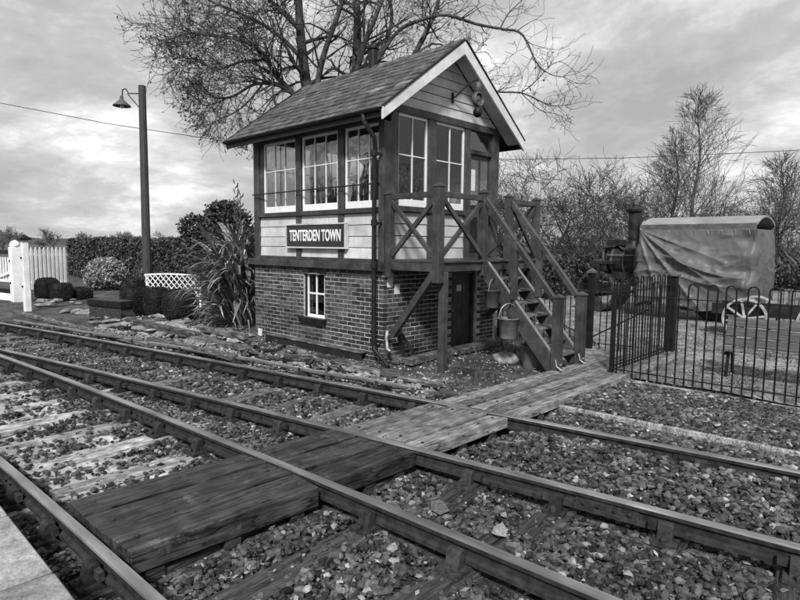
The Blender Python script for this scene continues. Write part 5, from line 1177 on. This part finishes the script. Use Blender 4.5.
limb_px([(285, 88), (270, 102), (260, 120), (252, 136), (247, 147)], .04, .012, .4, 10, .7)
limb_px([(230, 97), (208, 106), (200, 102), (190, 94)], .035, .012, .3, 12, .8)
limb_px([bs, (375, 150), (400, 85), (418, 48), (428, 28), (437, 6), (446, -30)], .2, .06, .6, 16, 1.6)
limb_px([(378, 60), (398, 31), (424, 19), (447, 15), (476, 24), (502, 29), (519, 32), (528, 44), (534, 58), (541, 68), (552, 75), (565, 77)], .10, .012, -1.2, 16, 1.3, 3, 2, .1)
limb_px([(500, 29), (508, 14), (520, 2), (532, -12)], .04, .012, .2, 9, .9, 2, 3, 0)
limb_px([(400, 85), (425, 70), (450, 62), (475, 78), (493, 91), (522, 93), (544, 103), (556, 106), (566, 105)], .08, .010, -.9, 18, 1.2, 3, 2, .05)
limb_px([(522, 92), (535, 82), (550, 66), (562, 62), (575, 72)], .03, .008, .4, 8, .7, 2, 3, 0)
limb_px([(522, 94), (540, 110), (556, 114), (566, 119)], .025, .008, -.3, 6, .6, 2, 3, 0)
limb_px([(410, 60), (432, 44), (455, 50), (470, 62), (480, 80)], .06, .015, .8, 14, 1.1, 3, 3, .3)
T.finish('bare_tree', 'huge bare spreading tree rising behind the signal box roof', baseT, M_bark, M_twig, None, M_leafdead, .042)
# smaller bare trees beyond the yard
def bare(u, vtop, dep, seed, label, kind=0, pale=False):
    g = at_d(u, 252, dep); base = Vector((g[0], g[1], -.15)); H = at_d(u, vtop, dep)[2]+.15; t = Tree(seed); R = t.r
    if kind == 0:
        ns = R.choice((2, 3))
        for k in range(ns):
            a = R.uniform(0, 6.28); t.grow(base+Vector((.1*k, 0, 0)), Vector((.45*math.cos(a), .45*math.sin(a), 1)), H*.42, .12 if ns < 3 else .09, 0, 4, 5, .9, .015, .0085, .22)
    else:
        pts = [base+Vector((.12*math.sin(i*1.3), .1*math.cos(i), H*i/9)) for i in range(10)]; t.t.tube(pts, [.16*(1-i/9.6)+.006 for i in range(10)], 7, cap=False)
        for k in range(72):
            f = R.uniform(.12, .97); i = int(f*9); p = pts[i].lerp(pts[min(9, i+1)], f*9-i); a = R.uniform(0, 6.28)
            t.grow(p, Vector((math.cos(a)*.8, math.sin(a)*.8, 1)), H*.26*(1.05-f)+.35, .03*(1.1-f)+.008, 2, 4, 4, .6, .02, .009, .17)
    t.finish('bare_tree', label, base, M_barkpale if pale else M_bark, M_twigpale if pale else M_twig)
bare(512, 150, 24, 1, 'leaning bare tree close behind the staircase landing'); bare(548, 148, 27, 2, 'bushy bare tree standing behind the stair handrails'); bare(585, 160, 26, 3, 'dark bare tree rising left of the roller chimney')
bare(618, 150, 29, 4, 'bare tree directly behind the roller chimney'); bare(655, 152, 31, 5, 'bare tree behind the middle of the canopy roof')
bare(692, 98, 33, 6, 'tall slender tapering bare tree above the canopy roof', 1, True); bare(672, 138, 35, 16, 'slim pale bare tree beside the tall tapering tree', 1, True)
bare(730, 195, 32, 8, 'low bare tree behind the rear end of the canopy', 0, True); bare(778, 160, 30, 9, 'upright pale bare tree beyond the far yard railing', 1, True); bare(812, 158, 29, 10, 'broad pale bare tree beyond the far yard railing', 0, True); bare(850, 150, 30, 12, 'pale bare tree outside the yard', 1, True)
# undergrowth at the yard's far side
def bush(u, v, dep, half, n, mt, size, label, seed, name='bush'):
    g = at_d(u, 252, dep); t = thing(name, label, 'bush', (g[0], g[1], -.15)); R = random.Random(seed); cs = []
    for k in range(7): cs.append((R.uniform(-.55, .55)*half[0], R.uniform(-.55, .55)*half[1], half[2]*R.uniform(.6, 1.25), half[0]*R.uniform(.4, .6), half[1]*R.uniform(.4, .6), half[2]*R.uniform(.5, .75)))
    V, Fq = leaf_cloud(n, lambda r, n_: blobs(r, n_, cs, .2), size, seed=seed); V[:, 2] = np.maximum(V[:, 2], 0.02); o = npmesh('foliage', V, Fq, mt, t, 4); o['kind'] = 'stuff'; stems(t, 7, half[2]*1.2, half[0]*.6); return t
bush(585, 0, 23, (1.6, 1.3, .95), 5200, M_leaf, .07, 'dark evergreen bush behind the stair foot', 51); bush(618, 0, 25, (1.5, 1.2, .85), 4200, M_leaf, .07, 'dark evergreen bush behind the front roll of the roller', 52); bush(545, 0, 22, (1.5, 1.2, .9), 4500, M_leaf, .07, 'dark evergreen bush behind the landing rails', 53)
bush(775, 0, 27, (2.2, 1.4, .8), 4200, M_hedge, .08, 'scrubby bush beyond the farm implement', 54); bush(835, 0, 27, (2.4, 1.4, .9), 4200, M_hedge, .08, 'scrubby bush at the end of the far railing', 55); bush(700, 0, 29, (2.6, 1.4, .9), 4200, M_leaf, .08, 'low dark bush behind the tarpaulin', 56); bush(650, 0, 28, (2.2, 1.4, 1.1), 4200, M_leaf, .08, 'dark bush between roller chimney and canopy', 57)
# evergreen tree left of the box
ev = Vector(at_d(222, 255, 17.5)); ev.z = -.15; t = thing('evergreen_tree', 'dark leafy evergreen tree behind the strap-leaved clump', 'tree', ev); b = B(); b.tube([(0, 0, -.1), (.05, 0, .9), (0, .05, 2.2)], [.14, .11, .05], 8)
for k in range(6): a = k*1.05; b.tube([(0, 0, 1.0+.15*k), (.55*math.cos(a), .55*math.sin(a), 1.7+.15*k)], [.05, .02], 5)
b.build('trunk', M_bark, t, 0, True)
rv2 = rv; cs = []
R = random.Random(2)
for (du, dz, q) in ((-.75, 1.75, .55), (-.55, 2.45, .5), (-.15, 2.85, .5), (.15, 2.1, .7), (-.3, 1.2, .6), (.55, 2.7, .45), (.6, 1.6, .6), (0, 3.05, .32), (-.75, 2.1, .4), (.95, 2.2, .4)):
    cs.append((rv2.x*du+R.uniform(-.2, .2), rv2.y*du+R.uniform(-.2, .2), dz, q, q, q*.85))
V, Fq = leaf_cloud(9500, lambda r, n: blobs(r, n, cs, .35), .06, seed=61); o = npmesh('crown', V, Fq, M_leaf, t, 4)
# far trees on the skyline, distance haze put into paler bark and twigs
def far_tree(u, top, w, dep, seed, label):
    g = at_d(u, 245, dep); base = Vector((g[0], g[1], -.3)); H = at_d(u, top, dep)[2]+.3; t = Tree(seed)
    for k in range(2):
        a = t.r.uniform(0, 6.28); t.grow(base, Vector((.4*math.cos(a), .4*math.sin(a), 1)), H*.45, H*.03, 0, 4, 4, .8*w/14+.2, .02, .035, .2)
    o = t.finish('distant_tree', label, base, M_barkpale, M_hazetwig, 'trees on the far skyline')
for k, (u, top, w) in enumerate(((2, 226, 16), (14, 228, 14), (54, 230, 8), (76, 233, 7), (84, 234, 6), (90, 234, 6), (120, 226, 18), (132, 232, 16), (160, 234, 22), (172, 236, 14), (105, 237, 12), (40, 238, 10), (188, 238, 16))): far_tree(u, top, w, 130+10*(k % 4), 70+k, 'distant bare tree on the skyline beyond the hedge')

# thicket closing the view behind the yard trees: a mass of stems nobody could count
rt = random.Random(77); b = B()
for k in range(2400):
    u = rt.uniform(488, 900); dep = rt.uniform(30, 38); g = at_d(u, 252, dep); p = Vector((g[0], g[1], -.2)); h = rt.uniform(.8, 3.4)*(1.1-.35*math.sin(u*.03)**2); d = Vector((rt.gauss(0, .28), rt.gauss(0, .28), 1)); z0 = rt.uniform(0, .6)*h
    q = p+Vector((0, 0, z0)); e_ = q+d*(h*.45); f_ = e_+Vector((rt.gauss(0, .3), rt.gauss(0, .3), .5))*(h*.5)
    b.tube([q, e_, f_], [.018, .014, .008], 3, cap=False)
o = b.build('thicket', M_twig); tag(o, 'tangled bare thicket closing the far side of the yard', 'thicket', kind='stuff')
# unseen station building, trees and hedge, added to darken the window reflections
sb = thing('unseen_station_building', 'unseen long low brick station building with a slate roof, added for window reflections', 'building', (-19, -9, -.2), R_(8))
b = B(); b.box(-8, 8, -3, 3, 0, 3.6); b.build('wall', M_brick, sb); b = B(); b.prism([(-8.4, -3.5, 3.6), (-8.4, 3.5, 3.6), (-8.4, 0, 5.9)], (16.8, 0, 0)); rf = b.build('roof', M_slate, sb)
for x in (-5, 4.5): b = B(); b.box(x-.4, x+.4, -.4, .4, 5.2, 7.0); b.build('chimney', M_brick, rf)
for x in (-6, -3, 0, 3, 6): b = B(); b.box(x-.5, x+.5, 3.0, 3.03, 1.0, 2.6); w_ = b.build('window', M_sash, sb); b = B(); b.box(x-.42, x+.42, 3.03, 3.035, 1.08, 2.52); b.build('pane', M_dark, w_)
def unseen_tree(x, y, H, seed, label):
    base = Vector((x, y, -.15)); t = Tree(seed)
    for k in range(3):
        a = t.r.uniform(0, 6.28); t.grow(base, Vector((.4*math.cos(a), .4*math.sin(a), 1)), H*.42, .14, 0, 3, 5, .8, .02, .012, .2)
    t.finish('bare_tree', label, base, M_bark, M_twig)
unseen_tree(-9, -14, 9, 91, 'unseen bare tree beside the station building'); unseen_tree(-31, -9, 10, 92, 'unseen bare tree beyond the end of the station building'); unseen_tree(9, 22, 8, 93, 'unseen bare tree at the open side of the yard'); unseen_tree(14, 26, 9, 94, 'larger unseen tree at the open side of the yard')
t = thing('hedge', 'unseen hedge along the open side of the yard, added for window reflections', 'hedge', (12, 27, -.15), R_(-35)); core((0, 0, 1.2), (9, .7, 1.2), M_clip, 8, 16).build('hedge_mass', M_clip, t, 0, True)  # out of view, added to be mirrored in the gable panes
# rubble before the wall and grass tufts
x = rng.uniform(-14, -5, 1500); y = r1(x)+rng.uniform(.55, 1.25, 1500); k_ = (y < 6.62) | (x < -10.8); x, y = x[k_], y[k_]
scatter('rubble', np.stack([x, y, gz(x, y)+.03], 1), .042, M_stone, 'broken stone and brick rubble before the signal box wall', 'rubble')
n = 2600; cx_ = rng.uniform(-16, -4.6, 150); cy_ = r1(cx_)+rng.uniform(.6, 1.6, 150); cx_[:45] = rng.uniform(-6.6, -4.6, 45); cy_[:45] = rng.uniform(6.8, 9.8, 45); k_ = rng.integers(0, 150, n); x = cx_[k_]+rng.normal(0, .07, n); y = cy_[k_]+rng.normal(0, .07, n); ok = ~((x > -10.7) & (x < -6.7) & (y > 6.6)); x, y = x[ok], y[ok]; n = len(x)
a = rng.uniform(0, 6.28, n); h = rng.uniform(.05, .15, n); base = np.stack([x, y, gz(x, y)-.01], 1); sd1 = np.stack([np.cos(a), np.sin(a), 0*a], 1)*.006; tip = base+np.stack([rng.normal(0, .05, n), rng.normal(0, .05, n), h], 1)
V = np.stack([base-sd1, base+sd1, tip], 1).reshape(-1, 3); o = npmesh('grass', V, np.arange(3*n).reshape(-1, 3), M_hedge, None, 3); tag(o, 'thin grass tufts along the foot of the signal box', 'grass', kind='stuff')

# pale sand washed over the near track left of the crossing
sx_ = np.linspace(-13.5, -4.55, 150); sv_ = np.linspace(0, 1, 26); SX, SV = np.meshgrid(sx_, sv_); SY = (r4(SX)+.12)*(1-SV)+(r3(SX)-.22)*SV
nzv = .5*np.sin(SX*5.3+SY*2.1)*np.sin(SY*6.7-SX*1.9)+.35*np.sin(SX*11.7+1)*np.sin(SY*9.1+SX*3)+.25*np.sin(SX*2.1-SY*3.3)
SZ = gz(SX, SY)+.012+.03*nzv-.05*(np.clip(SX+5.2, 0, .65)/.65)-.05*np.clip(1-SV*8, 0, 1)-.06*np.clip(SV*8-7, 0, 1)
ii = (np.arange(25)[:, None]*150+np.arange(149)[None, :]).ravel()
o = npmesh('sand', np.stack([SX.ravel(), SY.ravel(), SZ.ravel()], 1), np.stack([ii, ii+1, ii+151, ii+150], 1), mat('pale_sand', .30, .52, 7, bump=.6, bscale=70, bdist=.01, stain=.4, stscale=3, grain=((25, 25, 25), .3)), k=4); o.data.polygons.foreach_set('use_smooth', np.ones(len(o.data.polygons), bool)); tag(o, 'pale sand washed between the sleepers of the near track', 'sand', kind='structure')

n = 16000; x = rng.uniform(-5, 6, n); y = rng.uniform(8.6, 17, n); kk = ~((x < -3.1) & (y < 11.1)); x, y = x[kk], y[kk]
scatter('yard_gravel', np.stack([x, y, gz(x, y)+.036], 1), .016, M_stone, 'loose gravel and litter on the yard behind the railings', 'gravel')
n = 4500; cx_ = rng.uniform(-5, 5, 160); cy_ = rng.uniform(8.7, 18, 160); k_ = rng.integers(0, 160, n); x = cx_[k_]+rng.normal(0, .1, n); y = cy_[k_]+rng.normal(0, .1, n); kk = ~((x < -3.1) & (y < 11.1)); x, y = x[kk], y[kk]; n = len(x)
a = rng.uniform(0, 6.28, n); h = rng.uniform(.03, .1, n); base = np.stack([x, y, gz(x, y)+.02], 1); sd1 = np.stack([np.cos(a), np.sin(a), 0*a], 1)*.007; tip = base+np.stack([rng.normal(0, .04, n), rng.normal(0, .04, n), h], 1)
V = np.stack([base-sd1, base+sd1, tip], 1).reshape(-1, 3); o = npmesh('grass', V, np.arange(3*n).reshape(-1, 3), M_hedge, None, 3); tag(o, 'sparse grass tufts in the gravel yard', 'grass', kind='stuff')
